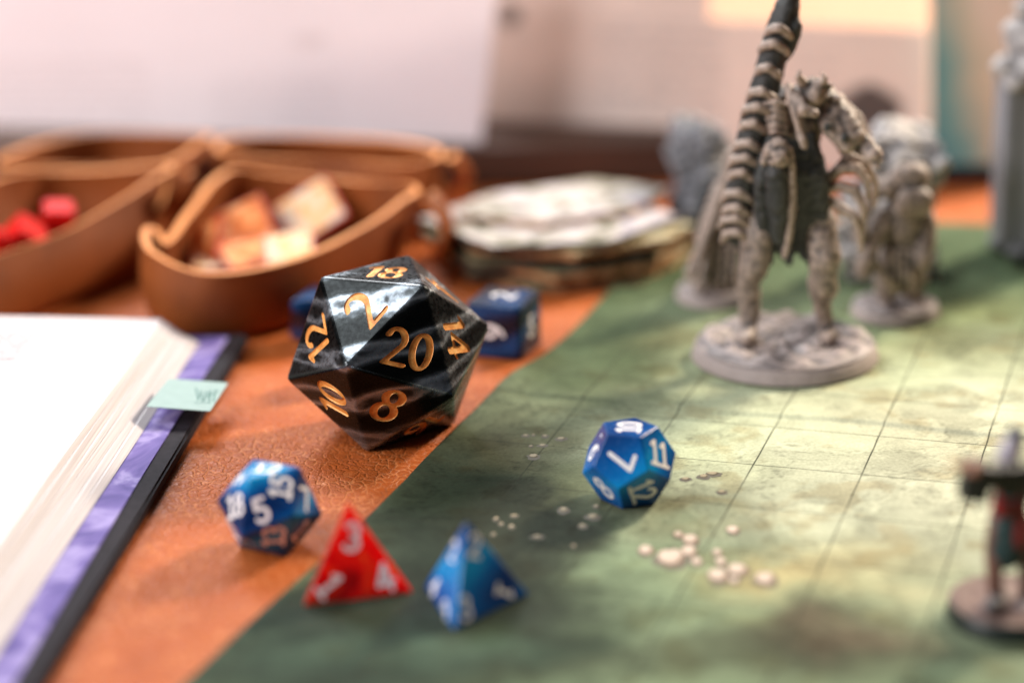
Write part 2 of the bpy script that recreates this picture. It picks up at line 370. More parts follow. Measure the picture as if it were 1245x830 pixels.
# ------------------------------------------------------------------ digits: strokes swept with a pen nib, outlined by marching squares
def arc(cx, cy, rx, ry, a0, a1, n=22):
    return [(cx + rx * math.cos(math.radians(a0 + (a1 - a0) * i / n)), cy + ry * math.sin(math.radians(a0 + (a1 - a0) * i / n))) for i in range(n + 1)]
def strokes(ch, serif):
    d = {'0': [arc(.3, .5, .23, .45, 0, 360, 40)],
         '1': [[(.10, .80), (.28, .95), (.28, .03)]] + ([[(.08, .03), (.48, .03)]] if serif else []),
         '2': [arc(.29, .70, .23, .26, 165, -35) + [(.06, .04)], [(.06, .04), (.58, .04)]],
         '3': [arc(.27, .73, .22, .23, 150, -85), arc(.27, .26, .26, .25, 88, -150)],
         '4': [[(.44, .02), (.44, .96), (.03, .30), (.60, .30)]],
         '5': [[(.52, .95), (.15, .95), (.12, .54)] + arc(.28, .31, .26, .28, 115, -150)],
         '6': [arc(.30, .29, .24, .26, 0, 360, 36), arc(.55, .30, .49, .64, 105, 180)],
         '7': [[(.05, .94), (.55, .94), (.24, .03)]],
         '8': [arc(.3, .74, .20, .21, 0, 360, 34), arc(.3, .27, .24, .25, 0, 360, 36)],
         '9': [arc(.30, .69, .24, .26, 0, 360, 36), arc(.05, .68, .49, .64, -75, 0)],
         '.': [[(.12, .04), (.13, .04)]], '_': [[(.02, -.16), (.56, -.16)]]}
    return d[ch]
ADV = {'1': .56, '.': .3, '_': 0.0}
def glyph_loops(text, wa, wb, ang, serif):
    """outline loops of a string drawn with an elliptical nib (half axes wa, wb, angle ang)"""
    x0 = 0.0; segs = []
    for ch in text:
        if ch == '_':
            off = x0 - 0.70
            adv = 0
        else: off = x0; adv = ADV.get(ch, .70) - (0 if serif or ch != '1' else .08)
        for st in strokes(ch, serif):
            for p, q in zip(st[:-1], st[1:]): segs.append((p[0] + off, p[1], q[0] + off, q[1]))
        x0 += adv
    width = x0 - 0.10
    h = 0.0135
    xs = np.arange(-0.2, width + 0.3, h); ys = np.arange(-0.34, 1.2, h)
    X, Y = np.meshgrid(xs, ys, indexing='ij')
    ca, sa = math.cos(ang), math.sin(ang)
    def tr(x, y): return (ca * x + sa * y) / wa, (-sa * x + ca * y) / wb
    GX, GY = tr(X, Y); D = np.full(X.shape, 9.0)
    for (ax, ay, bx, by) in segs:
        ax, ay = tr(ax, ay); bx, by = tr(bx, by)
        dx, dy = bx - ax, by - ay; l2 = dx * dx + dy * dy + 1e-12
        t = np.clip(((GX - ax) * dx + (GY - ay) * dy) / l2, 0, 1)
        D = np.minimum(D, np.hypot(GX - ax - t * dx, GY - ay - t * dy))
    F = D - 1.0
    ins = F < 0
    code = ins[:-1, :-1] * 1 + ins[1:, :-1] * 2 + ins[1:, 1:] * 4 + ins[:-1, 1:] * 8
    TAB = {1: [(3, 0)], 2: [(0, 1)], 3: [(3, 1)], 4: [(1, 2)], 5: [(3, 2), (1, 0)], 6: [(0, 2)], 7: [(3, 2)], 8: [(2, 3)], 9: [(2, 0)], 10: [(0, 3), (2, 1)], 11: [(2, 1)], 12: [(1, 3)], 13: [(1, 0)], 14: [(0, 3)]}
    nxt = {}
    def key(i, j, e): return {0: (i, j, 0), 1: (i + 1, j, 1), 2: (i, j + 1, 0), 3: (i, j, 1)}[e]
    for i, j in zip(*np.nonzero((code > 0) & (code < 15))):
        for a_, b_ in TAB[int(code[i, j])]: nxt[key(i, j, a_)] = key(i, j, b_)
    def pos(k):
        i, j, o = k
        i2, j2 = (i + 1, j) if o == 0 else (i, j + 1)
        t = F[i, j] / (F[i, j] - F[i2, j2]); return (xs[i] + (xs[i2] - xs[i]) * t, ys[j] + (ys[j2] - ys[j]) * t)
    loops = []; left = dict(nxt)
    while left:
        s, e = next(iter(left.items())); lp = [s]; del left[s]; cur = e
        while cur != s and cur in left: lp.append(cur); cur = left.pop(cur)
        P = np.array([pos(k) for k in lp])
        for _ in range(2): P = 0.5 * P + 0.25 * (np.roll(P, 1, 0) + np.roll(P, -1, 0))
        if len(P) > 8: loops.append(P[::2])
    return loops, width
_gc = {}
def glyph_mesh(text, style, depth):
    key = (text, style, depth)
    if key in _gc: return _gc[key]
    wa, wb, ang, serif = {'gold': (.098, .050, math.radians(20), False), 'white': (.085, .078, 0.0, True)}[style]
    loops, width = glyph_loops(text, wa, wb, ang, serif)
    cu = bpy.data.curves.new('numeral', 'CURVE'); cu.dimensions = '2D'; cu.fill_mode = 'BOTH'; cu.extrude = depth
    for P in loops:
        sp = cu.splines.new('POLY'); sp.points.add(len(P) - 1); sp.use_cyclic_u = True
        for q, (x, y) in zip(sp.points, P): q.co = (x - width / 2, y - 0.5, 0, 1)
    o = bpy.data.objects.new('numeral', cu); COL.objects.link(o)
    me = evaluated(o); bpy.data.objects.remove(o)
    bm = bmesh.new(); bm.from_mesh(me); bmesh.ops.remove_doubles(bm, verts=bm.verts[:], dist=1e-5)
    bmesh.ops.recalc_face_normals(bm, faces=bm.faces[:]); bm.to_mesh(me); bm.free(); me.name = 'numeral'
    _gc[key] = me; return me

# ------------------------------------------------------------------ polyhedra
PH = (1 + 5 ** .5) / 2
def ico(): return np.array([(0, a, b * PH) for a in (1, -1) for b in (1, -1)] + [(a, b * PH, 0) for a in (1, -1) for b in (1, -1)] + [(b * PH, 0, a) for a in (1, -1) for b in (1, -1)], float) / math.hypot(1, PH)
def dod(): return np.array([(a, b, c) for a in (1, -1) for b in (1, -1) for c in (1, -1)] + [(0, a / PH, b * PH) for a in (1, -1) for b in (1, -1)] + [(a / PH, b * PH, 0) for a in (1, -1) for b in (1, -1)] + [(b * PH, 0, a / PH) for a in (1, -1) for b in (1, -1)], float) / 3 ** .5
def tet(): return np.array([(1, 1, 1), (1, -1, -1), (-1, 1, -1), (-1, -1, 1)], float) / 3 ** .5
def cub(): return np.array([(a, b, c) for a in (1, -1) for b in (1, -1) for c in (1, -1)], float) / 3 ** .5
def octa(): return np.array([(1, 0, 0), (-1, 0, 0), (0, 1, 0), (0, -1, 0), (0, 0, 1), (0, 0, -1)], float)
def rot_to_z(n):
    n = n / np.linalg.norm(n); a = np.cross([1, 0, 0] if abs(n[0]) < .9 else [0, 1, 0], n); a /= np.linalg.norm(a); return np.stack([a, np.cross(n, a), n])
import itertools
def resting(kind):
    if kind == 'ico':
        V = ico(); d = np.linalg.norm(V[:, None] - V[None], axis=2); e = d[d > 1e-6].min()
        for i, j, k in itertools.combinations(range(12), 3):
            if max(d[i, j], d[j, k], d[i, k]) < e * 1.01: n = V[i] + V[j] + V[k]; break
    elif kind == 'dod':
        V = dod(); n = None
        for v in ico():
            for p in ([0, 1, 2], [1, 2, 0], [2, 0, 1], [0, 2, 1], [1, 0, 2], [2, 1, 0]):
                w = v[p]; s = V @ w
                if (s > s.max() - 1e-6).sum() == 5: n = w
    elif kind == 'tet': V = tet(); n = V[0]
    elif kind == 'octa': V = octa(); n = np.array([1, 1, 1.])
    else: V = cub(); n = np.array([0, 0, 1.])
    return V @ rot_to_z(n).T
def make_die(name, label, cat, kind, yaw, x, y, R, mat_body, nums, num_mat, style, bev, z0=None, engrave=False, group=None):
    V = resting(kind); c, s = math.cos(math.radians(yaw)), math.sin(math.radians(yaw))
    Wd = V @ np.array([[c, s, 0], [-s, c, 0], [0, 0, 1]]) * R
    Wd[:, 2] -= Wd[:, 2].min()
    if z0 is None: z0 = 0.0
    root = thing(name, label, cat, (x, y, z0), 0, group); org = Vector((x, y, z0))
    bm = bmesh.new()
    for v in Wd: bm.verts.new(v)
    bmesh.ops.convex_hull(bm, input=bm.verts[:])
    bmesh.ops.dissolve_limit(bm, angle_limit=0.02, verts=bm.verts[:], edges=bm.edges[:])
    bmesh.ops.recalc_face_normals(bm, faces=bm.faces[:])
    faces = [(f.calc_center_median().copy(), f.normal.copy(), [v.co.copy() for v in f.verts]) for f in bm.faces]
    bmesh.ops.bevel(bm, geom=bm.edges[:], offset=bev, segments=4, profile=0.55, affect='EDGES')
    me = bm_mesh('body', bm)
    body = link('body', me, mat_body, root)
    cut = bmesh.new()
    for (txt, px, py, dx, dy, size) in nums:
        best = None
        for fc, fn, fv in faces:
            wc = org + fc
            if fn.dot(CAM - wc) <= 0: continue
            d = (proj(wc) - Vector((px, py))).length
            if best is None or d < best[0]: best = (d, fc, fn, fv)
        _, fc, fn, fv = best
        # where the numeral sits: the pixel cast on the face plane (d4) or the face centre
        if kind == 'tet':
            rd = ray(px, py); t = fn.dot(org + fc - CAM) / fn.dot(rd); ctr = CAM + rd * t - org
        else: ctr = fc
        a = fn.orthogonal().normalized(); b_ = fn.cross(a); e = R * 0.05
        p0 = proj(org + ctr); pa = (proj(org + ctr + a * e) - p0); pb = (proj(org + ctr + b_ * e) - p0)
        Mx = Matrix(((pa.x, pb.x), (pa.y, pb.y))); uv = Mx.inverted() @ Vector((dx, dy))
        r_ = (a * uv.x + b_ * uv.y).normalized(); u_ = fn.cross(r_)
        B = Matrix((r_, u_, fn)).transposed().to_4x4()
        if engrave:
            dep = 0.00052 / size
            gm = glyph_mesh(txt, style, dep)
            tmp = bmesh.new(); tmp.from_mesh(gm); tmp.transform(Matrix.Translation(ctr) @ B @ Matrix.Scale(size, 4))
            tm = bpy.data.meshes.new('t'); tmp.to_mesh(tm); tmp.free(); cut.from_mesh(tm); bpy.data.meshes.remove(tm)
            nm = link('numeral', glyph_mesh(txt, style, 0.00009 / size), num_mat, root)
            nm.matrix_local = Matrix.Translation(ctr - fn * 0.00042) @ B @ Matrix.Scale(size, 4)
        else:
            nm = link('numeral', glyph_mesh(txt, style, 0.00008 / size), num_mat, root)
            nm.matrix_local = Matrix.Translation(ctr - fn * 0.00004) @ B @ Matrix.Scale(size, 4)
    if engrave:
        bmesh.ops.recalc_face_normals(cut, faces=cut.faces[:])
        cm = bpy.data.meshes.new('cut'); cut.to_mesh(cm); cm.materials.append(num_mat)
        co_ob = bpy.data.objects.new('cutter', cm); COL.objects.link(co_ob); co_ob.parent = root
        bpy.context.view_layer.update()
        me.materials.append(num_mat)
        md = body.modifiers.new('b', 'BOOLEAN'); md.operation = 'DIFFERENCE'; md.object = co_ob; md.solver = 'EXACT'; md.material_mode = 'TRANSFER'
        new = evaluated(body); body.modifiers.clear()
        if len(new.polygons) > len(me.polygons): body.data = new; new.name = 'body'
        bpy.data.objects.remove(co_ob)
    cut.free()
    return root

def zz(x, y, ox, oy, s): return ox + x / s, oy + y / s
B = lambda t, x, y, dx, dy, sz: (t, *zz(x, y, 340, 305, 3.254), dx, dy, sz)
make_die('big_black_die', 'oversized black marbled twenty sided die with gold numerals', 'die', 'ico', -20.34, -0.0295, 0.5190, 0.0250, M_black,
    [B('18', 425, 88, 1, .06, .0088), B('2', 345, 230, .65, -.75, .0102), B('20', 515, 400, .96, .22, .0088), B('14', 700, 330, 22, 105, .0088),
     B('12', 158, 345, -15, -90, .0088), B('10', 222, 600, -10, -75, .0088), B('8', 437, 615, .9, .42, .0098), B('16', 555, 690, -85, 50, .0088), B('4', 660, 160, .5, .85, .0098)],
    M_gold, 'gold', 0.0007, 0.0, True)
D = lambda t, x, y, dx, dy, sz: (t, *zz(x, y, 250, 545, 5.1875), dx, dy, sz)
make_die('blue_twenty_sided_die', 'small blue twenty sided die with white numerals beside the red die', 'die', 'ico', 31.71, -0.0521, 0.4507, 0.0113, M_blue,
    [D('12', 388, 110, 1, .05, .0048), D('15', 480, 235, .15, -1, .0047), D('5', 325, 390, .94, -.33, .0052), D('18', 160, 355, .95, -.3, .0047), D('7', 640, 320, .97, .1, .0052),
     D('13', 420, 580, .1, -1, .0046), D('1', 610, 530, .5, .86, .005), D('2', 195, 190, .6, -.7, .005), D('11', 190, 620, .8, .5, .0046)],
    M_white, 'white', 0.0004, 0.0)
E12 = lambda t, x, y, dx, dy, sz: (t, *zz(x, y, 690, 495, 5.533), dx, dy, sz)
p12 = (0.0250, 0.4708)
make_die('blue_twelve_sided_die', 'blue twelve sided die with white numerals standing on the green mat', 'die', 'dod', 20.06, p12[0], p12[1], 0.0106, M_sky,
    [E12('10', 420, 145, .35, -.94, .0053), E12('7', 365, 380, -.33, .94, .0060), E12('11', 630, 345, .95, .32, .0056), E12('12', 490, 600, .3, .95, .0055), E12('8', 230, 585, .8, -.6, .0058), E12('9.', 165, 330, .25, -.95, .0055)],
    M_white, 'white', 0.00045, matz(*p12))
p4 = (-0.0099, 0.4184)
make_die('blue_four_sided_die', 'blue four sided pyramid die with white numerals', 'die', 'tet', 47.30, p4[0], p4[1], 0.0136, M_sky,
    [('2', 577.5, 663, .97, .2, .0046), ('3', 566, 738, .95, -.2, .0046), ('1', 614.5, 719, -.2, .9, .0046), ('2', 551.5, 669, .55, .3, .0042), ('4', 528.5, 712, .3, .9, .0042), ('3', 541, 741, .5, -.6, .0042)],
    M_white, 'white', 0.0006, matz(*p4))
p4r = (-0.0337, 0.4280)
make_die('red_four_sided_die', 'translucent red four sided pyramid die with white numerals', 'die', 'tet', 13.83, p4r[0], p4r[1], 0.0142, M_red,
    [('3', 428.5, 652, 1, .1, .0056), ('1', 400.5, 710, .6, .8, .0056), ('4', 467, 702, .85, -.35, .0056)],
    M_white, 'white', 0.0007, matz(*p4r))
make_die('blue_six_sided_die', 'dark blue cube die with white numerals, right behind the big black die', 'die', 'cub', -22.18, -0.0019, 0.5764, 0.0132, M_navy,
    [('2', 612, 355, .8, -.5, .0062), ('9', 603, 401, 0, -1, .0062), ('5', 645, 394, .8, -.4, .0056)],
    M_white, 'white', 0.0013, 0.0)
pb = g(376, 420); make_die('blue_eight_sided_die', 'blue die peeking out between the black die and the leather tray', 'die', 'octa', 12, pb.x + 0.003, pb.y + 0.004, 0.0115, M_navy, [], M_white, 'white', 0.0006, 0.0)
pb = g(384, 484); make_die('red_six_sided_die', 'translucent red die almost hidden behind the lower left of the black die', 'die', 'cub', 30, pb.x + 0.006, pb.y + 0.012, 0.0095, M_red, [], M_white, 'white', 0.0006, 0.0)

# ------------------------------------------------------------------ open book
bk_o = g(302, 420); bd = Vector((-0.0882, -0.9961, 0)); brot = math.atan2(bd.x, -bd.y) * -1
book = thing('open_book', 'thick open book with white pages, purple endpaper and black cover edge', 'book', bk_o, math.atan2(-bd.x, -bd.y) * 1.0)
book.rotation_euler = (0, 0, math.atan2(bd.y, bd.x) + math.pi / 2)
# local: +x right (fore edge at x=0), -y towards the viewer, back edge at y=0
M_cover = plain('black_cover', (0.018, 0.015, 0.019), 0.7, 0, 0.3, 500, 0.1)
m, nt, b = mat('purple_endpaper')
f = noise_tex(nt, 38, 4, 0.55, 2.5)
L(nt, ramp(nt, f, [(0.36, (0.10, 0.075, 0.25)), (0.5, (0.16, 0.12, 0.34)), (0.60, (0.31, 0.26, 0.50)), (0.72, (0.19, 0.145, 0.38))]), b.inputs['Base Color']); b.inputs['Roughness'].default_value = 0.6; b.inputs['Specular IOR Level'].default_value = 0.1
M_purple = m
m, nt, b = mat('page_paper')
sxp = N(nt, 'ShaderNodeSeparateXYZ'); L(nt, coords(nt), sxp.inputs[0])
st = noise_tex(nt, 1.0, 3, 0.6, 0, N(nt, 'ShaderNodeMapping').outputs[0])
mpn = [n for n in nt.nodes if n.type == 'MAPPING'][0]; mpn.inputs['Scale'].default_value = (14, 14, 5200); L(nt, coords(nt), mpn.inputs[0])
geo = N(nt, 'ShaderNodeNewGeometry'); sn = N(nt, 'ShaderNodeSeparateXYZ'); L(nt, geo.outputs['Normal'], sn.inputs[0])
side = ramp(nt, sn.outputs[2], [(0.75, (1, 1, 1)), (0.97, (0, 0, 0))])
c = mix(nt, mathn(nt, 'MULTIPLY', side, 0.8), (0.56, 0.515, 0.52), ramp(nt, st, [(0.38, (0.34, 0.29, 0.28)), (0.54, (0.58, 0.53, 0.525))]))
L(nt, c, b.inputs['Base Color']); b.inputs['Roughness'].default_value = 0.6
M_page = m
bw, bh = 0.205, 0.285
link('cover', slab('cover', [(0, 0), (-bw, 0), (-bw, -bh), (0, -bh)], 0.0002, 0.0034, 0.0006), M_cover, book)
link('cover', slab('cover', [(-bw - 0.012, 0), (-2 * bw - 0.012, 0), (-2 * bw - 0.012, -bh), (-bw - 0.012, -bh)], 0.0002, 0.0034, 0.0006), M_cover, book)
link('spine', slab('spine', [(-bw + 0.001, 0), (-bw - 0.013, 0), (-bw - 0.013, -bh), (-bw + 0.001, -bh)], 0.0003, 0.0026), M_cover, book)
for sgn in (0, 1):
    x1, x2 = (-0.0045, -bw + 0.004) if sgn == 0 else (-bw - 0.016, -2 * bw - 0.008)
    link('endpaper', slab('endpaper', [(x1, -0.0035), (x2, -0.0035), (x2, -bh + 0.0035), (x1, -bh + 0.0035)], 0.0034, 0.0037), M_purple, book)
def page_block(x_edge0, x_edge1, z0, z1, flip=False, seed=0, ny=24):
    """bundle of pages; its right edge slants from x_edge0 (bottom) to x_edge1 (top); pages dip to the gutter"""
    r = random.Random(seed); nx = 26; vs = []; fs = []
    xg = -bw - 0.006
    for layer, (xe, z) in enumerate(((x_edge0, z0), (x_edge1, z1))):
        for j in range(ny + 1):
            y = -0.0095 - (bh - 0.014) * j / ny
            for i in range(nx + 1):
                t = i / nx; x = xe + (xg - xe) * t
                dip = 0.0 if layer == 0 else -(z1 - z0) * 0.75 * max(0, (t - 0.72) / 0.28) ** 2
                rise = 0.0012 * math.sin(min(1, t * 1.3) * math.pi) * (z / 0.012)
                wv = 0.00018 * math.sin(y * 55 + seed * 2.1 + layer) * (1 - t)
                vs.append((x + wv, y, z + dip + rise))
    n1 = (nx + 1) * (ny + 1); I = lambda l, j, i: l * n1 + j * (nx + 1) + i
    for j in range(ny):
        for i in range(nx):
            fs.append((I(1, j, i), I(1, j, i + 1), I(1, j + 1, i + 1), I(1, j + 1, i))); fs.append((I(0, j, i), I(0, j + 1, i), I(0, j + 1, i + 1), I(0, j, i + 1)))
    for j in range(ny):
        fs.append((I(0, j, 0), I(1, j, 0), I(1, j + 1, 0), I(0, j + 1, 0))); fs.append((I(0, j, nx), I(0, j + 1, nx), I(1, j + 1, nx), I(1, j, nx)))
    for i in range(nx):
        fs.append((I(0, 0, i), I(0, 0, i + 1), I(1, 0, i + 1), I(1, 0, i))); fs.append((I(0, ny, i), I(1, ny, i), I(1, ny, i + 1), I(0, ny, i + 1)))
    if flip: vs = [(2 * xg - x, y, z) for x, y, z in vs]; fs = [f[::-1] for f in fs]
    me = mesh_from('page_bundle', vs, fs)
    bm = bmesh.new(); bm.from_mesh(me); bmesh.ops.recalc_face_normals(bm, faces=bm.faces[:]); bm.to_mesh(me); bm.free()
    return me
zs = [0.0038, 0.0050, 0.0059, 0.0073, 0.0081, 0.0094, 0.0105]
xs_ = [-0.0112, -0.0132, -0.0148, -0.0170, -0.0182, -0.0198, -0.0212]
for i in range(6):
    link('page_bundle', page_block(xs_[i] + 0.0002, xs_[i + 1] + 0.0006, zs[i] + 0.00006, zs[i + 1] - 0.00006, False, i), M_page, book)
link('page_bundle', page_block(-0.0112, -0.024, 0.0038, 0.0142, True, 9), M_page, book)
# faint print on the open page
M_ink = plain('faint_ink', (0.40, 0.36, 0.39), 0.7, 0, 0.1)
def on_book(px, py, z):
    p = g(px, py, z) - bk_o; a_ = book.rotation_euler[2]
    return Vector((p.x * math.cos(-a_) - p.y * math.sin(-a_), p.x * math.sin(-a_) + p.y * math.cos(-a_), 0))
r = random.Random(3)
def bookz(x): 
    t = (x - xs_[6]) / ((-bw - 0.006) - xs_[6]); return zs[6] + 0.0012 * math.sin(max(0, min(1, t * 1.3)) * math.pi)
bm = bmesh.new()
for ln in range(13):
    y = -0.022 - ln * 0.0052
    if ln in (5, 6): continue
    x = -0.050
    while x > -0.115:
        w = r.uniform(0.002, 0.006)
        if ln in (4, 12) and x < -0.08: break
        z0 = bookz(x - w / 2) + 0.0001
        q = [bm.verts.new((x, y, bookz(x) + 0.00012)), bm.verts.new((x - w, y, bookz(x - w) + 0.00012)), bm.verts.new((x - w, y - 0.0015, bookz(x - w) + 0.00012)), bm.verts.new((x, y - 0.0015, bookz(x) + 0.00012))]
        bm.faces.new(q); x -= w + 0.0012
pt = link('printed_text', bm_mesh('printed_text', bm), M_ink, book); pt['kind'] = 'stuff'
# sticky tab
M_tab = plain('tab_paper', (0.31, 0.415, 0.40), 0.7, 0, 0.05, 300, 0.1)
M_tabink = plain('tab_ink', (0.06, 0.16, 0.14), 0.6)
tz = 0.0080
tc = [g(x, y, tz) for x, y in ((205, 461), (277, 461), (255, 495), (178, 495))]
tab = thing('sticky_tab', 'pale teal sticky tab with a scribbled word sticking out of the book pages', 'sticky note', tc[0])
def quad_slab(name, pts, th):
    n = (pts[1] - pts[0]).cross(pts[2] - pts[0]).normalized()
    if n.z < 0: n = -n
    vs = [p - n * th / 2 for p in pts] + [p + n * th / 2 for p in pts]
    return mesh_from(name, vs, [(3, 2, 1, 0), (4, 5, 6, 7)] + [(i, (i + 1) % 4, 4 + (i + 1) % 4, 4 + i) for i in range(4)])
lc = [p - tc[0] for p in tc]
lc[1].z -= 0.0010; lc[2].z -= 0.0010; lc[0].z += 0.0002; lc[3].z += 0.0002
link('tab', quad_slab('tab', lc, 0.00016), M_tab, tab)
def ribbon(pts, w, up=Vector((0, 0, 1))):
    vs, fs = [], []
    for i, p in enumerate(pts):
        d = (pts[min(i + 1, len(pts) - 1)] - pts[max(i - 1, 0)]).normalized(); s = d.cross(up).normalized() * w / 2
        vs += [p - s, p + s]
        if i: fs.append((2 * i - 2, 2 * i - 1, 2 * i + 1, 2 * i))
    return vs, fs
vs, fs = [], []
for st in ([(238, 470), (241, 484), (244, 472), (246, 485)], [(248, 484), (250, 473), (254, 474), (252, 480), (249, 479)], [(256, 471), (254, 485)], [(254, 478), (262, 473)], [(259, 484), (262, 470), (265, 472)], [(236, 487), (256, 486)]):
    pts = []
    for x, y in st:
        p = g(x, y, tz) - tc[0]
        # drape on the tab plane
        n = (lc[1] - lc[0]).cross(lc[3] - lc[0]); p.z = lc[0].z - (n.x * (p.x - lc[0].x) + n.y * (p.y - lc[0].y)) / n.z + 0.00014
        pts.append(p)
    v_, f_ = ribbon(pts, 0.00045); o_ = len(vs); vs += v_; fs += [tuple(i + o_ for i in f) for f in f_]
link('handwriting', mesh_from('handwriting', vs, fs), M_tabink, tab)

# ------------------------------------------------------------------ leather trays
def catmull(P, n):
    P = [Vector(p) for p in P]; m_ = len(P); out = []
    ln = [(P[(i + 1) % m_] - P[i]).length for i in range(m_)]; tot = sum(ln); acc = [0]
    for l in ln: acc.append(acc[-1] + l)
    for k_ in range(n):
        s = tot * k_ / n; i = max(j for j in range(m_) if acc[j] <= s + 1e-12); t = (s - acc[i]) / ln[i]
        p0, p1, p2, p3 = P[i - 1], P[i], P[(i + 1) % m_], P[(i + 2) % m_]
        out.append(0.5 * ((2 * p1) + (p2 - p0) * t + (2 * p0 - 5 * p1 + 4 * p2 - p3) * t * t + (3 * p1 - p0 - 3 * p2 + p3) * t ** 3))
    return out
def tray(label, rim_px, shift=(0, 0), fscale=0.93, ears=(), seed=0):
    rim = [g(x, y, z) for x, y, z in rim_px]
    n = 144; R_ = catmull(rim, n)
    cen = sum(R_, Vector()) / n; cen.z = 0
    root = thing('leather_tray', label, 'tray', cen, 0, 'leather snap trays')
    win = 11; rows = 14; vs, fs = [], []
    FL = []
    for i in range(n):
        a = Vector()
        for k_ in range(-win, win + 1): a += R_[(i + k_) % n]
        a /= 2 * win + 1; a.z = 0
        FL.append(cen + (a - cen) * fscale + Vector((shift[0], shift[1], 0)))
    for j in range(rows + 1):
        t = j / rows; e = t ** 1.35
        for i in range(n):
            p = FL[i].lerp(R_[i], e); p.z = R_[i].z * t + 0.0004
            out = (p - cen); out.z = 0
            if out.length > 0: p = p + out.normalized() * (0.0022 * math.sin(math.pi * t) + 0.0012 * (mnoise.noise((p + Vector((seed, 0, 0))) * 45)))
            if t < 0.12: p = p - out.normalized() * 0.002 * (1 - t / 0.12)
            vs.append(p - cen)
    for j in range(rows):
        for i in range(n): fs.append((j * n + i, j * n + (i + 1) % n, (j + 1) * n + (i + 1) % n, (j + 1) * n + i))
    c0 = len(vs); vs.append(Vector((sum(p.x for p in FL) / n - cen.x, sum(p.y for p in FL) / n - cen.y, 0.0004)))
    for i in range(n): fs.append((c0, (i + 1) % n, i))
    me = mesh_from('shell', vs, fs)
    bm = bmesh.new(); bm.from_mesh(me); bmesh.ops.recalc_face_normals(bm, faces=bm.faces[:]); bm.to_mesh(me); bm.free()
    me.materials.append(M_tray); me.materials.append(M_tray_edge)
    sh = link('shell', me, None, root)
    md = sh.modifiers.new('s', 'SOLIDIFY'); md.thickness = 0.0021; md.offset = 0.0; md.material_offset_rim = 1; md.use_rim = True
    new = evaluated(sh); sh.modifiers.clear(); sh.data = new; new.name = 'shell'; new.shade_smooth(); new.set_sharp_from_angle(angle=math.radians(50))
    # pinched corner folds with a brass snap
    for (tx, ty, tzz, bx, by, bz, nx, ny, w) in ears:
        top = g(tx, ty, tzz) - cen; bot = g(bx, by, bz) - cen; nrm = Vector((nx, ny, 0)).normalized()
        side = nrm.cross(Vector((0, 0, 1)))
        vs, fs = [], []; K = 12
        for i in range(K + 1):
            t = i / K; p = top.lerp(bot, t) + nrm * (0.0025 + 0.0055 * math.sin(math.pi * min(1, t * 0.9 + 0.1)))
            for s_ in (-1, -0.33, 0.33, 1): vs.append(p + side * s_ * w * (1 - 0.35 * t) + nrm * 0.0012 * (1 - s_ * s_))
        for i in range(K):
            for s_ in range(3): fs.append((i * 4 + s_, i * 4 + s_ + 1, i * 4 + s_ + 5, i * 4 + s_ + 4))
        me = mesh_from('corner_fold', vs, fs, True); me.materials.append(M_tray); me.materials.append(M_tray_edge)
        o = link('corner_fold', me, None, root); md = o.modifiers.new('s', 'SOLIDIFY'); md.thickness = 0.002; md.offset = 0; md.material_offset_rim = 1
        new = evaluated(o); o.modifiers.clear(); o.data = new; new.name = 'corner_fold'; new.shade_smooth(); new.set_sharp_from_angle(angle=math.radians(50))
        sb = lathe('snap_button', [(0.0026, 0), (0.0028, 0.0006), (0.0022, 0.0013), (0.0010, 0.0016)], 20); sb.materials.append(M_brass); sb.shade_smooth()
        o = link('snap_button', sb, None, root); p = bot.lerp(top, 0.12) + nrm * 0.0068
        o.matrix_local = Matrix.Translation(p) @ nrm.to_track_quat('Z', 'Y').to_matrix().to_4x4()
    return root
tray('leather tray holding picture tokens, right beside the black die',
     [(176, 285, .0255), (182, 306, .0235), (222, 328, .0205), (265, 334, .0200), (330, 324, .0200), (400, 300, .0212), (455, 270, .0235), (488, 245, .0262), (505, 234, .0275), (494, 225, .0272), (440, 222, .0250), (380, 218, .0240), (320, 211, .0255), (287, 206, .0275), (263, 219, .0262), (243, 243, .0245), (218, 277, .0235), (199, 297, .0225), (193, 288, .0240), (186, 277, .0252)],
     (-0.003, -0.001), 0.95, [(503, 236, .0272, 520, 312, .006, 1, -0.35, .0042)], 1)
tray('leather tray holding red cubes, next to the open book',
     [(-75, 335, .0220), (-20, 317, .0205), (50, 294, .0205), (110, 267, .0222), (160, 236, .0250), (190, 216, .0272), (208, 206, .0285), (196, 202, .0280), (130, 208, .0255), (70, 210, .0250), (22, 212, .0265), (-15, 225, .0262), (-70, 262, .0250), (-110, 300, .0250), (-105, 325, .0240)],
     (0.002, 0.000), 0.93, [(207, 210, .0280, 162, 272, .0125, 0.75, -0.65, .0050)], 4)
tray('empty leather tray behind the tray of red cubes',
     [(0, 197, .0265), (12, 202, .0250), (60, 203, .0245), (130, 203, .0245), (185, 202, .0260), (210, 196, .0275), (235, 180, .0270), (256, 168, .0275), (235, 164, .0260), (170, 163, .0250), (110, 164, .0255), (50, 176, .0262), (14, 188, .0270)],
     (0, 0.0), 0.92, (), 7)
tray('empty leather tray behind the tray of picture tokens',
     [(266, 183, .0275), (285, 190, .0255), (340, 195, .0245), (420, 199, .0240), (490, 202, .0250), (530, 193, .0280), (532, 183, .0280), (490, 174, .0262), (420, 169, .0250), (350, 167, .0255), (300, 168, .0270), (275, 173, .0275)],
     (0, 0.0), 0.92, [(531, 189, .0278, 538, 240, .004, 1, -0.2, .0040)], 9)

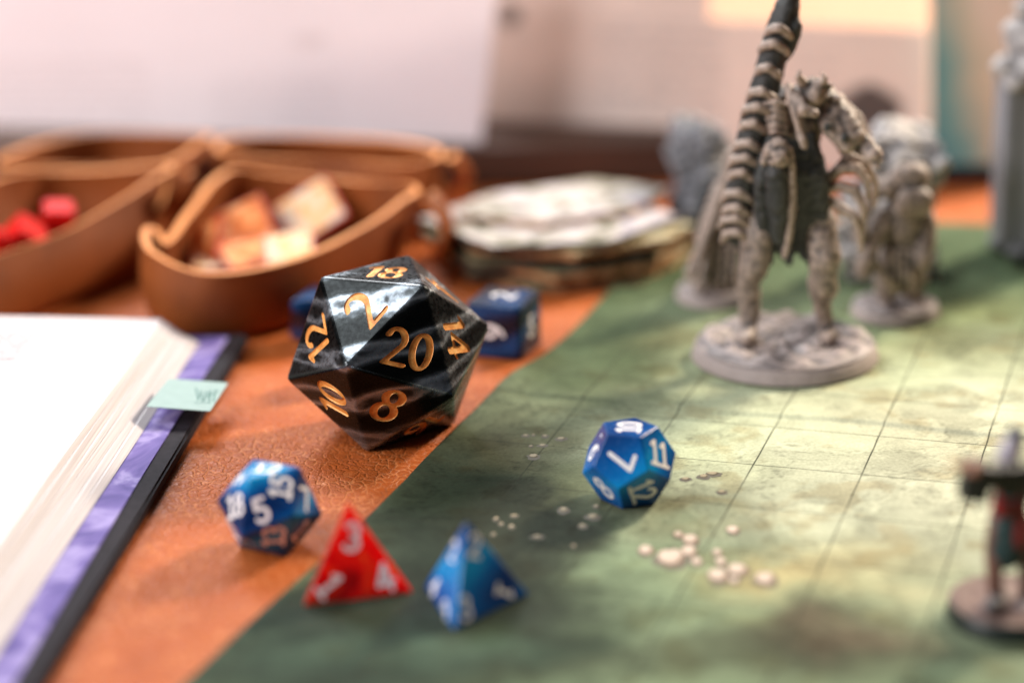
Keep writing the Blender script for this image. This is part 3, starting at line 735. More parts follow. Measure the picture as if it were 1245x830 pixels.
# red cubes in the left tray
def cube_at(label, p, s, rot, mtl, name, cat, group=None):
    root = thing(name, label, cat, p, 0, group); root.rotation_euler = rot
    link('body', box('body', s, s, s, s * 0.07, 3), mtl, root); return root
c_ = g(71, 266, .022); cube_at('bright red cube standing highest in the leather tray', c_, 0.0085, (0.25, 0.1, 0.25), M_redsolid, 'red_cube', 'cube', 'red cubes')
c_ = g(30, 290, .019); cube_at('bright red cube tipped on its edge beside the highest red cube', c_, 0.0095, (0.5, 0.65, 0.4), M_redsolid, 'red_cube', 'cube', 'red cubes')
c_ = g(-4, 300, .0185); cube_at('bright red cube lying against the tray wall', c_, 0.0095, (0.2, 0.5, 0.9), M_redsolid, 'red_cube', 'cube', 'red cubes')
c_ = g(52, 302, .011); cube_at('bright red cube at the bottom of the leather tray', c_, 0.0095, (0.0, 0.0, 0.6), M_redsolid, 'red_cube', 'cube', 'red cubes')

# picture tokens in the right tray
def token_mat(name, stops, scale):
    m, nt, b = mat(name)
    f = noise_tex(nt, scale, 3, 0.5, 1.2)
    L(nt, ramp(nt, f, stops), b.inputs['Base Color']); b.inputs['Roughness'].default_value = 0.6; b.inputs['Specular IOR Level'].default_value = 0.15; return m
T_cream = token_mat('token_cream', [(0.34, (0.85, 0.36, 0.10)), (0.47, (0.85, 0.55, 0.28)), (0.6, (0.80, 0.70, 0.60)), (0.72, (0.75, 0.28, 0.08))], 95)
T_brown = token_mat('token_brown', [(0.32, (0.35, 0.07, 0.02)), (0.48, (0.85, 0.25, 0.06)), (0.60, (0.90, 0.52, 0.25)), (0.72, (0.40, 0.10, 0.03))], 95)
T_rim = plain('token_red_edge', (0.55, 0.06, 0.02), 0.4)
def token(label, px, py, z, size, normal, spin, mtl):
    root = thing('picture_token', label, 'token', g(px, py, z), 0, 'picture tokens in the leather tray')
    root.rotation_mode = 'QUATERNION'
    q = Vector(normal).normalized().to_track_quat('Z', 'Y'); root.rotation_quaternion = q @ Matrix.Rotation(math.radians(spin), 3, 'Z').to_quaternion()
    link('card', box('card', size, size, 0.0016, 0.0004), T_rim, root)
    link('picture', box('picture', size * 0.9, size * 0.9, 0.0018, 0.0001), mtl, root)
token('cream and orange picture token propped up highest in the tray', 378, 258, .018, .0185, (-0.30, -0.62, 0.72), 45, T_cream)
token('red edged brown picture token leaning next to the cream one', 296, 276, .0165, .0165, (-0.25, -0.65, 0.72), 35, T_brown)
token('cream picture token lying low against the front of the tray', 352, 302, .0150, .0140, (-0.1, -0.35, 0.9), 20, T_cream)
token('orange picture token lying flat at the front of the tray', 300, 310, .0125, .0150, (0.05, -0.2, 0.97), 10, T_brown)
token('dark picture token standing on edge at the left of the tray', 250, 296, .0150, .0130, (-0.72, -0.45, 0.52), 30, T_brown)
token('orange picture token under the others at the left of the tray', 262, 318, .0110, .0150, (0.1, -0.1, 0.97), 60, T_cream)

# ------------------------------------------------------------------ stack of cardboard tiles
M_card = plain('card_edge_brown', (0.34, 0.17, 0.075), 0.7, 0, 0.45, 260, 0.1)
M_carddark = plain('card_edge_dark', (0.06, 0.048, 0.036), 0.7, 0, 0.4, 220, 0.1)
M_print = token_mat('tile_white_print', [(0.34, (0.06, 0.065, 0.045)), (0.42, (0.30, 0.28, 0.22)), (0.49, (0.50, 0.455, 0.43)), (0.60, (0.48, 0.435, 0.445)), (0.67, (0.18, 0.175, 0.24))], 70)
M_print2 = token_mat('tile_dark_print', [(0.3, (0.10, 0.10, 0.06)), (0.5, (0.30, 0.26, 0.14)), (0.7, (0.5, 0.44, 0.3))], 60)
ORD = ['bottom', 'second from the bottom', 'third from the bottom', 'fourth from the bottom', 'fourth from the top', 'third from the top', 'second from the top', 'topmost']
tcx, tcy = 0.0125, 0.6545
rr = random.Random(12)
for i in range(8):
    a0 = math.radians([14, -12, 22, -8, 10, -18, 4, 26][i])
    dx, dy = [(0.004, 0.0), (-0.001, 0.002), (0.006, -0.0015), (-0.002, 0.002), (0.006, 0.001), (0.002, -0.001), (-0.001, 0.0), (0.004, 0.0095)][i]
    hexp = [(-0.0375, 0.004), (-0.018, -0.0285), (0.014, -0.0290), (0.0375, -0.006), (0.022, 0.0275), (-0.014, 0.0290)]
    if i == 7: hexp = [(x * 0.9, y * 0.66) for x, y in hexp]
    rag = []
    for k_ in range(6):   # ragged, worn outline
        (xa, ya), (xb, yb) = hexp[k_], hexp[(k_ + 1) % 6]
        for q_ in range(7):
            t_ = q_ / 7; j_ = 0 if q_ == 0 else rr.uniform(-0.0011, 0.0005)
            l_ = math.hypot(yb - ya, xb - xa); rag.append((xa + (xb - xa) * t_ + j_ * -(yb - ya) / l_ * -1, ya + (yb - ya) * t_ + j_ * -(xb - xa) / l_))
    hexp = rag
    sc = 1 + rr.uniform(-0.05, 0.04)
    poly = [(sc * (x * math.cos(a0) - y * math.sin(a0)), sc * (x * math.sin(a0) + y * math.cos(a0))) for x, y in hexp]
    zt = 0.0003 + i * 0.0021
    root = thing('terrain_tile', 'white printed cardboard tile, topmost of the stack' if i == 7 else 'cardboard terrain tile, %s of the stack' % ORD[i], 'tile', (tcx + dx, tcy + dy, zt), 0, 'stacked cardboard tiles')
    link('card', slab('card', poly, 0.0, 0.00185), M_carddark if i in (1, 3, 4, 6) else M_card, root)
    pp = [(x * 0.985, y * 0.985) for x, y in poly]
    link('printed_face', slab('printed_face', pp, 0.0018, 0.00198), M_print if i >= 6 else M_print2, root)

# ------------------------------------------------------------------ ledge and screens behind
la = g(-60, 245); lb = g(1110, 232)
me = box('leather_ledge', 0.46, 0.070, 0.0132, 0.0015)
ledge = link('leather_ledge', me, M_ledge); ledge.location = (-0.170, 0.7800, 0.0068)
ledge['label'] = 'dark brown leather covered ledge behind the trays and the tile stack'; ledge['category'] = 'ledge'

def paper_mat(name, base, trans, text=None, blots=(), vary=0.06):
    """paper with printed faint text rows and dark ink drawings; local x across, z up"""
    m, nt, b = mat(name); co = coords(nt); sp = N(nt, 'ShaderNodeSeparateXYZ'); L(nt, co, sp.inputs[0])
    f = noise_tex(nt, 18, 3)
    c = ramp(nt, f, [(0.3, [x * (1 - vary) for x in base]), (0.7, [x * (1 + vary) for x in base])])
    for (x0, x1, z0_, z1_, pitch, col, amt) in (text or ()):
        row = mathn(nt, 'FRACT', mathn(nt, 'DIVIDE', sp.outputs[2], pitch))
        row = ramp(nt, row, [(0.40, (0, 0, 0)), (0.5, (1, 1, 1)), (0.85, (1, 1, 1)), (0.95, (0, 0, 0))])
        mpn = N(nt, 'ShaderNodeMapping'); mpn.inputs['Scale'].default_value = (700, 1, 1 / pitch); L(nt, co, mpn.inputs[0])
        wd = ramp(nt, noise_tex(nt, 1.0, 1, 0.5, 0, mpn.outputs[0]), [(0.42, (0, 0, 0)), (0.48, (1, 1, 1))])
        k_ = mathn(nt, 'MULTIPLY', row, wd)
        for out, lo, hi in ((0, x0, x1), (2, z0_, z1_)):
            k_ = mathn(nt, 'MULTIPLY', k_, mathn(nt, 'MULTIPLY', mathn(nt, 'GREATER_THAN', sp.outputs[out], lo), mathn(nt, 'LESS_THAN', sp.outputs[out], hi)))
        c = mix(nt, mathn(nt, 'MULTIPLY', k_, amt), c, col)
    for (bx, bz, rx, rz, col, amt) in blots:
        nn = mathn(nt, 'MULTIPLY', mathn(nt, 'SUBTRACT', noise_tex(nt, 130, 4, 0.6), 0.5), 1.6)
        dx = mathn(nt, 'DIVIDE', mathn(nt, 'SUBTRACT', sp.outputs[0], bx), rx); dz = mathn(nt, 'DIVIDE', mathn(nt, 'SUBTRACT', sp.outputs[2], bz), rz)
        d2 = mathn(nt, 'ADD', mathn(nt, 'ADD', mathn(nt, 'MULTIPLY', dx, dx), mathn(nt, 'MULTIPLY', dz, dz)), nn)
        k_ = ramp(nt, d2, [(0.45, (1, 1, 1)), (0.95, (0, 0, 0))])
        c = mix(nt, mathn(nt, 'MULTIPLY', k_, amt), c, col)
    L(nt, c, b.inputs['Base Color']); b.inputs['Roughness'].default_value = 0.6
    if trans:
        tr = N(nt, 'ShaderNodeBsdfTranslucent'); L(nt, c, tr.inputs[0]); ms = N(nt, 'ShaderNodeMixShader'); ms.inputs[0].default_value = trans
        L(nt, b.outputs[0], ms.inputs[1]); L(nt, tr.outputs[0], ms.inputs[2]); L(nt, ms.outputs[0], nt.nodes['Material Output'].inputs[0])
    return m
def upright(name, poly_px, Yfun, th, mtl, label, cat, zmin=None, zset={}):
    """a standing sheet: outline cast on a vertical plane, given its own thickness"""
    pts = [onY(x, y, Yfun(x)) for x, y in poly_px]
    if zmin is not None:
        for p in pts: p.z = max(p.z, zmin)
    for k_, v_ in zset.items(): pts[k_].z = v_
    o0 = Vector((min(p.x for p in pts), sum(p.y for p in pts) / len(pts), min(p.z for p in pts)))
    d = Vector((pts[1].x - pts[0].x, pts[1].y - pts[0].y, 0)).normalized(); ang = math.atan2(d.y, d.x)
    o0 = Vector((pts[0].x, pts[0].y, min(p.z for p in pts)))
    loc = []
    for p in pts: q = p - o0; loc.append((q.x * math.cos(ang) + q.y * math.sin(ang), q.z))
    n = len(loc)
    vs = [(x, -th / 2, z) for x, z in loc] + [(x, th / 2, z) for x, z in loc]
    fs = [tuple(range(n)), tuple(range(2 * n - 1, n - 1, -1))] + [(i, n + i, n + (i + 1) % n, (i + 1) % n) for i in range(n)]
    o = link(name, mesh_from(name, vs, fs), mtl); o.location = o0; o.rotation_euler = (0, 0, ang)
    o['label'] = label; o['category'] = cat
    return o, o0, ang
YW = lambda x: 0.772 - (x - 0) / 585 * 0.018
white_mat = paper_mat('white_sheet_paper', (0.93, 0.88, 0.90), 0.32, [(0.045, 0.100, 0.004, 0.030, 0.0032, (0.66, 0.58, 0.58), 0.35), (0.120, 0.165, 0.003, 0.024, 0.0032, (0.68, 0.60, 0.62), 0.3)], [(0.155, 0.035, 0.008, 0.003, (0.68, 0.6, 0.6), 0.3)], 0.02)
upright('game_screen', [(-160, 148), (585, 178), (609, -55), (-160, -85)], YW, 0.0006, white_mat, 'large bright white printed sheet standing on the ledge behind the trays', 'screen', 0.0136)
YG = lambda x: 0.790 - (x - 560) / 568 * 0.048
gp, gp0, gang = upright('printed_screen', [(560, 168), (848, 178), (848, 225), (1128, 225), (1128, 38), (862, 24), (862, -90), (560, -90)], YG, 0.0008, None, 'beige grey printed screen with a dark ink drawing behind the figures', 'screen', None, {0: 0.0137, 1: 0.0137, 2: 0.0004, 3: 0.0004})
def gloc(x, y):
    q = onY(x, y, YG(x)) - gp0; return q.x * math.cos(gang) + q.y * math.sin(gang), q.z
def grect(x0, y0, x1, y1): (a_, b_), (c_, d_) = gloc(x0, y1), gloc(x1, y0); return a_, c_, b_, d_
bx1, bz1 = gloc(1058, 133); bx2, bz2 = gloc(620, 18)
gp.data.materials.append(paper_mat('grey_sheet_paper', (0.78, 0.67, 0.61), 0.25,
    [(*grect(730, 25, 880, 140), 0.0042, (0.40, 0.34, 0.33), 0.6), (*grect(960, 60, 1020, 110), 0.0042, (0.5, 0.42, 0.4), 0.4)],
    [(bx1, bz1, 0.0125, 0.0090, (0.07, 0.045, 0.038), 0.92), (bx2, bz2, 0.0052, 0.0055, (0.16, 0.12, 0.11), 0.75)], 0.08))
cream_mat = paper_mat('cream_paper', (0.92, 0.79, 0.68), 0.85, None, (), 0.03)
upright('cream_sheet', [(840, 200), (1150, 200), (1150, -60), (840, -60)], lambda x: 0.800, 0.0004, cream_mat, 'glowing cream paper sheet rising above the beige printed screen', 'paper', 0.0004)
m, nt, b = mat('teal_print'); sp = N(nt, 'ShaderNodeSeparateXYZ'); L(nt, coords(nt), sp.inputs[0])
wn = mathn(nt, 'MULTIPLY', mathn(nt, 'SUBTRACT', noise_tex(nt, 45, 4), 0.5), 0.03)
hx = mathn(nt, 'ADD', mathn(nt, 'MULTIPLY', sp.outputs[0], 30), mathn(nt, 'MULTIPLY', wn, 9))
hz = mathn(nt, 'MULTIPLY', mathn(nt, 'ADD', sp.outputs[2], wn), 9)
L(nt, ramp(nt, mathn(nt, 'ADD', hx, hz), [(0.0, (0.06, 0.27, 0.33)), (0.35, (0.16, 0.37, 0.36)), (0.75, (0.62, 0.58, 0.44)), (1.0, (0.80, 0.68, 0.56))]), b.inputs['Base Color']); b.inputs['Roughness'].default_value = 0.4
o, o0, ang = upright('picture_card', [(1131, 216), (1262, 214), (1262, -70), (1131, -70)], lambda x: 0.738, 0.0012, m, 'teal and cream picture card standing behind the stone pillar', 'card')
bs = link('card_foot', box('card_foot', 0.040, 0.006, 0.0052, 0.0005), M_cover)
bs.parent = None
bs.location = (o0.x + 0.0185, 0.7375, 0.0028); bs['label'] = 'black foot strip holding up the teal picture card'; bs['category'] = 'stand'
o.location.z = 0.0056

# ------------------------------------------------------------------ sculpted miniatures
def resin(name, hi, lo, rough=0.6):
    """grey primer colour, darker in the recesses and lighter on raised edges"""
    m, nt, b = mat(name)
    geo = N(nt, 'ShaderNodeNewGeometry')
    tone_mask = ramp(nt, geo.outputs['Pointiness'], [(0.482, (0, 0, 0)), (0.534, (1, 1, 1))])
    f = noise_tex(nt, 240, 5, 0.65)
    c = mix(nt, tone_mask, lo, hi)
    c = mix(nt, ramp(nt, f, [(0.35, (0,)), (0.7, (0.45,))]), c, [x * 0.55 for x in hi])
    L(nt, c, b.inputs['Base Color']); b.inputs['Roughness'].default_value = rough
    bump(nt, b, f, 0.4, 0.0006); return m
M_mini = resin('two_tone_resin', (0.46, 0.355, 0.29), (0.022, 0.024, 0.024))
M_dark = resin('dark_resin', (0.055, 0.056, 0.052), (0.012, 0.015, 0.014))
M_base = resin('base_resin', (0.40, 0.325, 0.30), (0.12, 0.10, 0.095))
M_rock = resin('grey_stone', (0.25, 0.25, 0.27), (0.045, 0.05, 0.06))
M_rocklight = resin('pale_stone', (0.58, 0.54, 0.52), (0.15, 0.14, 0.14))
def add_tube(bm, pts, rad, sub=2):
    for i, (p, r_) in enumerate(zip(pts, rad)):
        bmesh.ops.create_icosphere(bm, subdivisions=sub, radius=r_, matrix=Matrix.Translation(p))
        if i:
            q = pts[i - 1]; d = p - q
            if d.length > 1e-6:
                bmesh.ops.create_cone(bm, segments=14, radius1=rad[i - 1], radius2=r_, depth=d.length, cap_ends=True, matrix=Matrix.Translation((p + q) / 2) @ d.to_track_quat('Z', 'Y').to_matrix().to_4x4())
def add_ell(bm, c, rx, ry, rz, sub=3):
    bmesh.ops.create_icosphere(bm, subdivisions=sub, radius=1, matrix=Matrix.Translation(c) @ Matrix.Diagonal((rx, ry, rz, 1)))
def sculpt(name, bm, voxel, mtl, parent, amp=0.0003, freq=400, off=0.0):
    me = bpy.data.meshes.new(name); bm.to_mesh(me); bm.free()
    o = bpy.data.objects.new(name, me); COL.objects.link(o)
    md = o.modifiers.new('r', 'REMESH'); md.mode = 'VOXEL'; md.voxel_size = voxel
    sm_ = o.modifiers.new('s', 'SMOOTH'); sm_.iterations = 2; sm_.factor = 0.5
    new = evaluated(o); bpy.data.objects.remove(o); bpy.data.meshes.remove(me)
    nrm = [v.normal.copy() for v in new.vertices]
    for v, n_ in zip(new.vertices, nrm):
        p = v.co * freq + Vector((off, off, off))
        v.co += n_ * amp * (mnoise.noise(p) + 0.6 * mnoise.noise(p * 2.3))
    new.shade_smooth(); new.name = name
    return link(name, new, mtl, parent)
class Fig:
    """places sculpted shapes by picture direction on the upright plane through the figure's base"""
    def __init__(s, root): s.o = root.location.copy(); s.k = (s.o - CAM).dot(FW) / FPX
    def p(s, x, y, d=0.0): return onY(x, y, s.o.y + d * 0.001) - s.o
    def tube(s, bm, pts, rad): add_tube(bm, [s.p(*q) for q in pts], [r_ * s.k for r_ in rad])
    def ell(s, bm, q, rx, ry, rz): add_ell(bm, s.p(*q), rx * s.k, ry * s.k, rz * s.k)
def round_base(root, rad, h, mtl, rough_amp=0.0009, seed=0, rim=None):
    prof = [(rad * 0.97, 0), (rad, 0.0006), (rad * 0.965, h - 0.0006), (rad * 0.94, h)]
    me = lathe('base', prof, 72); me.materials.append(rim or mtl); link('base', me, None, root).data.set_sharp_from_angle(angle=math.radians(40))
    vs, fs = [], []; n = 40; seg = 72; vs.append((0, 0, h + 0.001))
    for i in range(1, n + 1):
        r_ = rad * 0.945 * i / n
        for k_ in range(seg):
            a = 2 * math.pi * k_ / seg; x, y = r_ * math.cos(a), r_ * math.sin(a)
            e = min(1, (n - i) / 4)
            z = h + 0.0003 + e * rough_amp * (0.7 + 1.5 * mnoise.fractal(Vector((x * 140 + seed, y * 140, 0)), 0.8, 2.0, 4))
            vs.append((x, y, max(z, h + 0.0001)))
    for k_ in range(seg): fs.append((0, 1 + k_, 1 + (k_ + 1) % seg))
    for i in range(n - 1):
        for k_ in range(seg): fs.append((1 + i * seg + k_, 1 + (i + 1) * seg + k_, 1 + (i + 1) * seg + (k_ + 1) % seg, 1 + i * seg + (k_ + 1) % seg))
    me = mesh_from('rubble_ground', vs, fs, True); link('rubble_ground', me, mtl, root)

# --- the large horned figure
P = g(954, 434, MAT_T); fig = thing('monster_figure', 'tall unpainted beige monster figure with a ridged tail on a big round base', 'figurine', (P.x, P.y, matz(P.x, P.y)))
F = Fig(fig); round_base(fig, 0.0241, 0.0040, M_base, 0.0013, 3)
bm = bmesh.new()
F.tube(bm, [(938, 235, 0), (922, 285, -3), (917, 325, -3), (911, 345, -1), (912, 378, 1), (910, 408, 0)], [24, 20, 18, 13, 13, 11])
F.tube(bm, [(911, 402, 0), (908, 412, -6)], [12, 8])
F.tube(bm, [(975, 232, 0), (996, 272, -4), (1003, 312, -7), (1000, 345, -5), (998, 362, 0), (1004, 395, 2), (1005, 410, 2)], [24, 21, 19, 17, 11, 10, 11])
F.tube(bm, [(1008, 330, -8), (1012, 352, -6), (1006, 368, -3)], [9, 8, 3])
F.tube(bm, [(1005, 404, 2), (1009, 412, -4)], [11, 8])
F.tube(bm, [(955, 240, 0), (956, 195, 0), (960, 155, 0), (966, 130, 0)], [42, 38, 38, 28])
F.tube(bm, [(1003, 118, -3), (1018, 142, -6), (1036, 164, -9)], [15, 19, 15]); F.tube(bm, [(1010, 150, -8), (1030, 176, -10)], [15, 11])
F.tube(bm, [(958, 104, -8), (966, 136, -11), (978, 178, -12)], [5, 5, 5])
for i in range(5): F.tube(bm, [(928 + i * 2, 126 + i * 9, -8), (942, 124 + i * 9, -10), (954 + i, 128 + i * 9, -9)], [3, 3, 3])
F.tube(bm, [(966, 128, 0), (986, 116, -4)], [18, 17]); F.ell(bm, (990, 112, -7), 15, 18, 18)
F.tube(bm, [(978, 104, -8), (970, 94, -10), (972, 86, -10)], [7, 4, 2]); F.tube(bm, [(998, 104, -8), (1003, 95, -10), (999, 88, -10)], [7, 4, 2])
F.tube(bm, [(990, 130, 0), (1014, 138, -3), (1036, 160, -6), (1058, 184, -10)], [20, 16, 13, 11]); F.ell(bm, (1062, 188, -11), 12, 12, 10)
F.tube(bm, [(1000, 138, 2), (1026, 168, 2), (1036, 192, 2)], [15, 13, 8])
F.tube(bm, [(1060, 188, -11), (1074, 196, -13)], [5, 3]); F.tube(bm, [(1058, 192, -11), (1066, 204, -13)], [5, 3])
F.tube(bm, [(936, 140, 0), (918, 168, 2), (906, 205, 2)], [18, 14, 12])
F.tube(bm, [(1012, 128, 3), (1034, 150, 4), (1050, 176, 3), (1052, 196, 0)], [17, 17, 13, 9])
for i in range(4): F.tube(bm, [(1002 + i * 9, 108 + i * 13, -6), (1012 + i * 10, 104 + i * 15, -9)], [6, 2.5])
F.tube(bm, [(968, 118, -9), (976, 134, -13), (990, 138, -13)], [7, 8, 6])
body = sculpt('body', bm, 0.00055, M_mini, fig, 0.00045, 260, 1)
bm = bmesh.new()   # hanging dark cloak between the legs
for i in range(10):
    x = 926 + i * 8; F.tube(bm, [(940 + i * 5, 168, -6), (x, 215, -8), (x + 1, 268, -6), (x + 2, 310 + 12 * math.sin(i * 2.1), -3)], [9, 10, 9, 5])
F.tube(bm, [(912, 300, 3), (916, 240, 3), (924, 190, 3), (934, 140, 3), (944, 112, 3)], [14, 18, 20, 19, 12])
sculpt('cloak', bm, 0.0006, M_dark, fig, 0.0004, 500, 2)
bm = bmesh.new()   # long tabard plate with raised rims
F.tube(bm, [(929, 198, -12), (934, 182, -13), (947, 174, -13), (958, 183, -13), (963, 205, -12), (963, 250, -11), (959, 290, -9), (953, 312, -8)], [5, 6, 8, 6, 5, 5, 5, 3])
F.tube(bm, [(946, 180, -12), (947, 190, -13)], [13, 14])
sculpt('tabard_rim', bm, 0.00045, M_mini, fig, 0.0003, 600, 3)
bm = bmesh.new(); F.tube(bm, [(944, 208, -11), (946, 245, -10), (947, 290, -8)], [15, 14, 8]); sculpt('tabard', bm, 0.0006, M_dark, fig, 0.0003, 500, 4)
for q in ((1006, 155, -12.0), (1027, 168, -12.5)):
    bm = bmesh.new(); F.ell(bm, q, 5, 3, 6); sculpt('eye_socket', bm, 0.0004, M_dark, fig, 0.0001, 500, 4)
spine = [(898, 285, 0), (897, 262, 0), (901, 235, -1), (907, 205, -2), (914, 172, -3), (922, 140, -4), (931, 105, -4), (939, 72, -4), (948, 40, -4), (958, 8, -4), (963, -8, -4)]
bm = bmesh.new(); F.tube(bm, spine, [16, 18, 19, 19, 19, 18, 18, 17, 18, 15, 10]); F.tube(bm, [(958, 12, -4), (968, 34, -6), (962, 60, -5), (955, 74, -4)], [10, 8, 6, 3])
tail = sculpt('tail', bm, 0.0006, M_dark, fig, 0.0003, 500, 5)
for i in range(13):
    t = [0.0, 0.7, 1.25, 1.9, 2.75, 3.3, 3.85, 4.6, 5.2, 5.75, 6.6, 7.5, 8.1][i]; a = int(t); u = t - a
    x = spine[a][0] * (1 - u) + spine[a + 1][0] * u; y = spine[a][1] * (1 - u) + spine[a + 1][1] * u; d = spine[a][2]
    bm = bmesh.new(); w = [20, 23, 20, 22, 19, 23, 21, 18, 22, 20, 17, 20, 18][i]
    F.tube(bm, [(x - w, y + 8, d + 1), (x - w * 0.75, y - 1, d - 3.5), (x - 2, y - 3, d - 5.2), (x + w * 0.55, y + 5, d - 4.4), (x + w * 0.8, y + 13, d - 2)], [3.5, 5.5, 6.2, 5.0, 2.5])
    sculpt('tail_ridge', bm, 0.00055, M_mini, tail, 0.0002, 600, i)
for pts, rad in (([(1002, 222, -4), (1022, 205, -6), (1042, 204, -7), (1054, 220, -7), (1056, 242, -6)], [7, 6.5, 6, 5, 3]),
                 ([(1000, 232, -5), (1020, 226, -7), (1038, 230, -8), (1048, 250, -8), (1050, 278, -7)], [7, 6, 6, 5, 3]),
                 ([(1004, 242, -5), (1022, 252, -7), (1038, 262, -8), (1046, 286, -7), (1046, 306, -6)], [7, 6, 5.5, 5, 3]),
                 ([(1010, 215, -3), (1032, 190, -4), (1052, 198, -4), (1064, 222, -3), (1064, 250, -2)], [6, 6, 5, 5, 3])):
    bm = bmesh.new(); F.tube(bm, pts, rad); sculpt('tentacle', bm, 0.0005, M_mini, fig, 0.0002, 600, 7)
rr = random.Random(5)
for i in range(12):
    a = rr.uniform(0, 6.28); r_ = rr.uniform(0.008, 0.020); s_ = rr.uniform(0.0007, 0.0021)
    bm = bmesh.new(); add_ell(bm, Vector((0, 0, 0)), s_, s_ * 0.8, s_ * 0.6, 2)
    for v in bm.verts: v.co *= 1 + 0.25 * mnoise.noise(v.co * 900 + Vector((i, 0, 0)))
    o = link('rubble', bm_mesh('rubble', bm), M_base, fig); o.location = (r_ * math.cos(a), r_ * math.sin(a), 0.0052)

# --- small figure at the left, behind
P = g(868, 363, MAT_T); fig = thing('robed_figure', 'small unpainted grey figure with a club on a small round base', 'figurine', (P.x, P.y, matz(P.x, P.y)))
F = Fig(fig); round_base(fig, 0.0108, 0.0028, M_base, 0.0007, 8)
bm = bmesh.new()
F.tube(bm, [(870, 345, 0), (874, 310, 0), (880, 270, 0), (886, 235, 0), (890, 210, 0)], [30, 25, 22, 20, 12])
F.tube(bm, [(850, 352, -4), (862, 330, -4)], [9, 14]); F.tube(bm, [(892, 352, -3), (888, 320, -3)], [9, 13])
F.ell(bm, (891, 196, -2), 12, 12, 14)
F.tube(bm, [(876, 235, -5), (862, 262, -8), (852, 292, -9)], [11, 8, 7])
for i in range(5): F.tube(bm, [(872 + i * 6, 240, -6), (862 + i * 9, 300, -8), (856 + i * 10, 345, -8)], [4, 4, 3])
sculpt('body', bm, 0.0005, M_mini, fig, 0.0005, 450, 9)
bm = bmesh.new(); F.tube(bm, [(884, 212, -9), (866, 265, -10), (850, 308, -11), (841, 332, -11)], [4, 5, 7, 9.5]); sculpt('club', bm, 0.00045, M_mini, fig, 0.0002, 500, 3)

# --- hunched figure at the right, behind
P = g(1088, 382, MAT_T); fig = thing('hunched_figure', 'hunched unpainted beige brute figure on a small round base', 'figurine', (P.x, P.y, matz(P.x, P.y)))
F = Fig(fig); round_base(fig, 0.0121, 0.0030, M_base, 0.0007, 15)
bm = bmesh.new()
F.tube(bm, [(1078, 368, -1), (1074, 340, -2), (1082, 312, 0)], [11, 12, 18]); F.tube(bm, [(1110, 368, 0), (1114, 338, 0), (1104, 310, 1)], [11, 13, 19])
F.tube(bm, [(1094, 312, 0), (1098, 280, -1), (1102, 252, -2)], [24, 27, 25])
F.ell(bm, (1108, 216, -5), 23, 18, 19); F.ell(bm, (1112, 246, -9), 22, 15, 20); F.ell(bm, (1078, 228, -3), 18, 15, 14)
F.tube(bm, [(1060, 238, -4), (1046, 262, -7), (1044, 288, -9)], [12, 10, 8])
F.tube(bm, [(1080, 262, -2), (1062, 288, -6), (1052, 318, -9), (1050, 330, -9)], [16, 13, 11, 10])
F.tube(bm, [(1120, 258, -2), (1128, 288, -5), (1122, 318, -8)], [14, 12, 10])
F.tube(bm, [(1062, 318, -9), (1078, 340, -9), (1090, 350, -8)], [7, 7, 5])
for i in range(4): F.tube(bm, [(1082 + i * 8, 306, -6), (1080 + i * 9, 335, -8), (1078 + i * 10, 358, -7)], [5, 4, 3])
sculpt('body', bm, 0.0005, M_mini, fig, 0.0005, 240, 19)

# --- rocks
def rock(name, label, px, py, w, d, h, mtl, seed, cap=None):
    P = g(px, py, MAT_T); root = thing(name, label, 'rock', (P.x, P.y, matz(P.x, P.y)))
    bm = bmesh.new(); r_ = random.Random(seed)
    for i in range(9):
        t = i / 8; ww = w * (1.0 - 0.2 * t)
        for k_ in range(2):
            bmesh.ops.create_cube(bm, size=1, matrix=Matrix.Translation((r_.uniform(-.25, .25) * w, r_.uniform(-.25, .25) * d, h * (0.1 + 0.78 * t))) @ Matrix.Rotation(r_.uniform(-.5, .5), 4, 'X') @ Matrix.Rotation(r_.uniform(-.4, .4), 4, 'Y') @ Matrix.Rotation(r_.uniform(0, 3), 4, 'Z') @ Matrix.Diagonal((ww * r_.uniform(.9, 1.4), d * r_.uniform(.9, 1.4), h * 0.22, 1)))
    o = sculpt('stone', bm, 0.0008, mtl, root, 0.0015, 200, seed)
    if cap:
        bm = bmesh.new()
        for i in range(5): add_ell(bm, Vector((r_.uniform(-.35, .35) * w, r_.uniform(-.3, .3) * d, h * 0.97)), w * 0.4, d * 0.35, h * 0.07, 2)
        sculpt('pale_top', bm, 0.0008, cap, root, 0.001, 200, seed + 3)
rock('rock_column', 'grey craggy stone terrain column behind the small robed figure', 852, 285, 0.0120, 0.011, 0.035, M_rock, 21, None)
rock('rock_boulder', 'pale topped stone boulder terrain behind the hunched figure', 1082, 335, 0.0175, 0.013, 0.042, M_rocklight, 33, None)

# --- ruined pillar at the right
P = g(1247, 312, MAT_T); pil = thing('stone_pillar', 'grey ruined square stone pillar with a broken capital', 'pillar', (P.x, P.y, matz(P.x, P.y)))
bm = bmesh.new(); r_ = random.Random(2)
for i in range(16): add_ell(bm, Vector((r_.uniform(-.011, .011), r_.uniform(-.011, .011), r_.uniform(0.002, .007))), r_.uniform(.003, .005), r_.uniform(.003, .005), r_.uniform(.002, .0035), 2)
sculpt('rubble_foot', bm, 0.0007, M_rock, pil, 0.0008, 250, 4)
sh = box('shaft', 0.0185, 0.0185, 0.050, 0.0010); sh.materials.append(M_rock); o = link('shaft', sh, None, pil); o.location = (0, 0, 0.0305)
for sx_ in (-1, 1):
    st_ = box('corner_strip', 0.0034, 0.0034, 0.049, 0.0005); st_.materials.append(M_rock); o = link('corner_strip', st_, None, pil); o.location = (sx_ * 0.0082, -0.0085, 0.0305)
bm = bmesh.new()
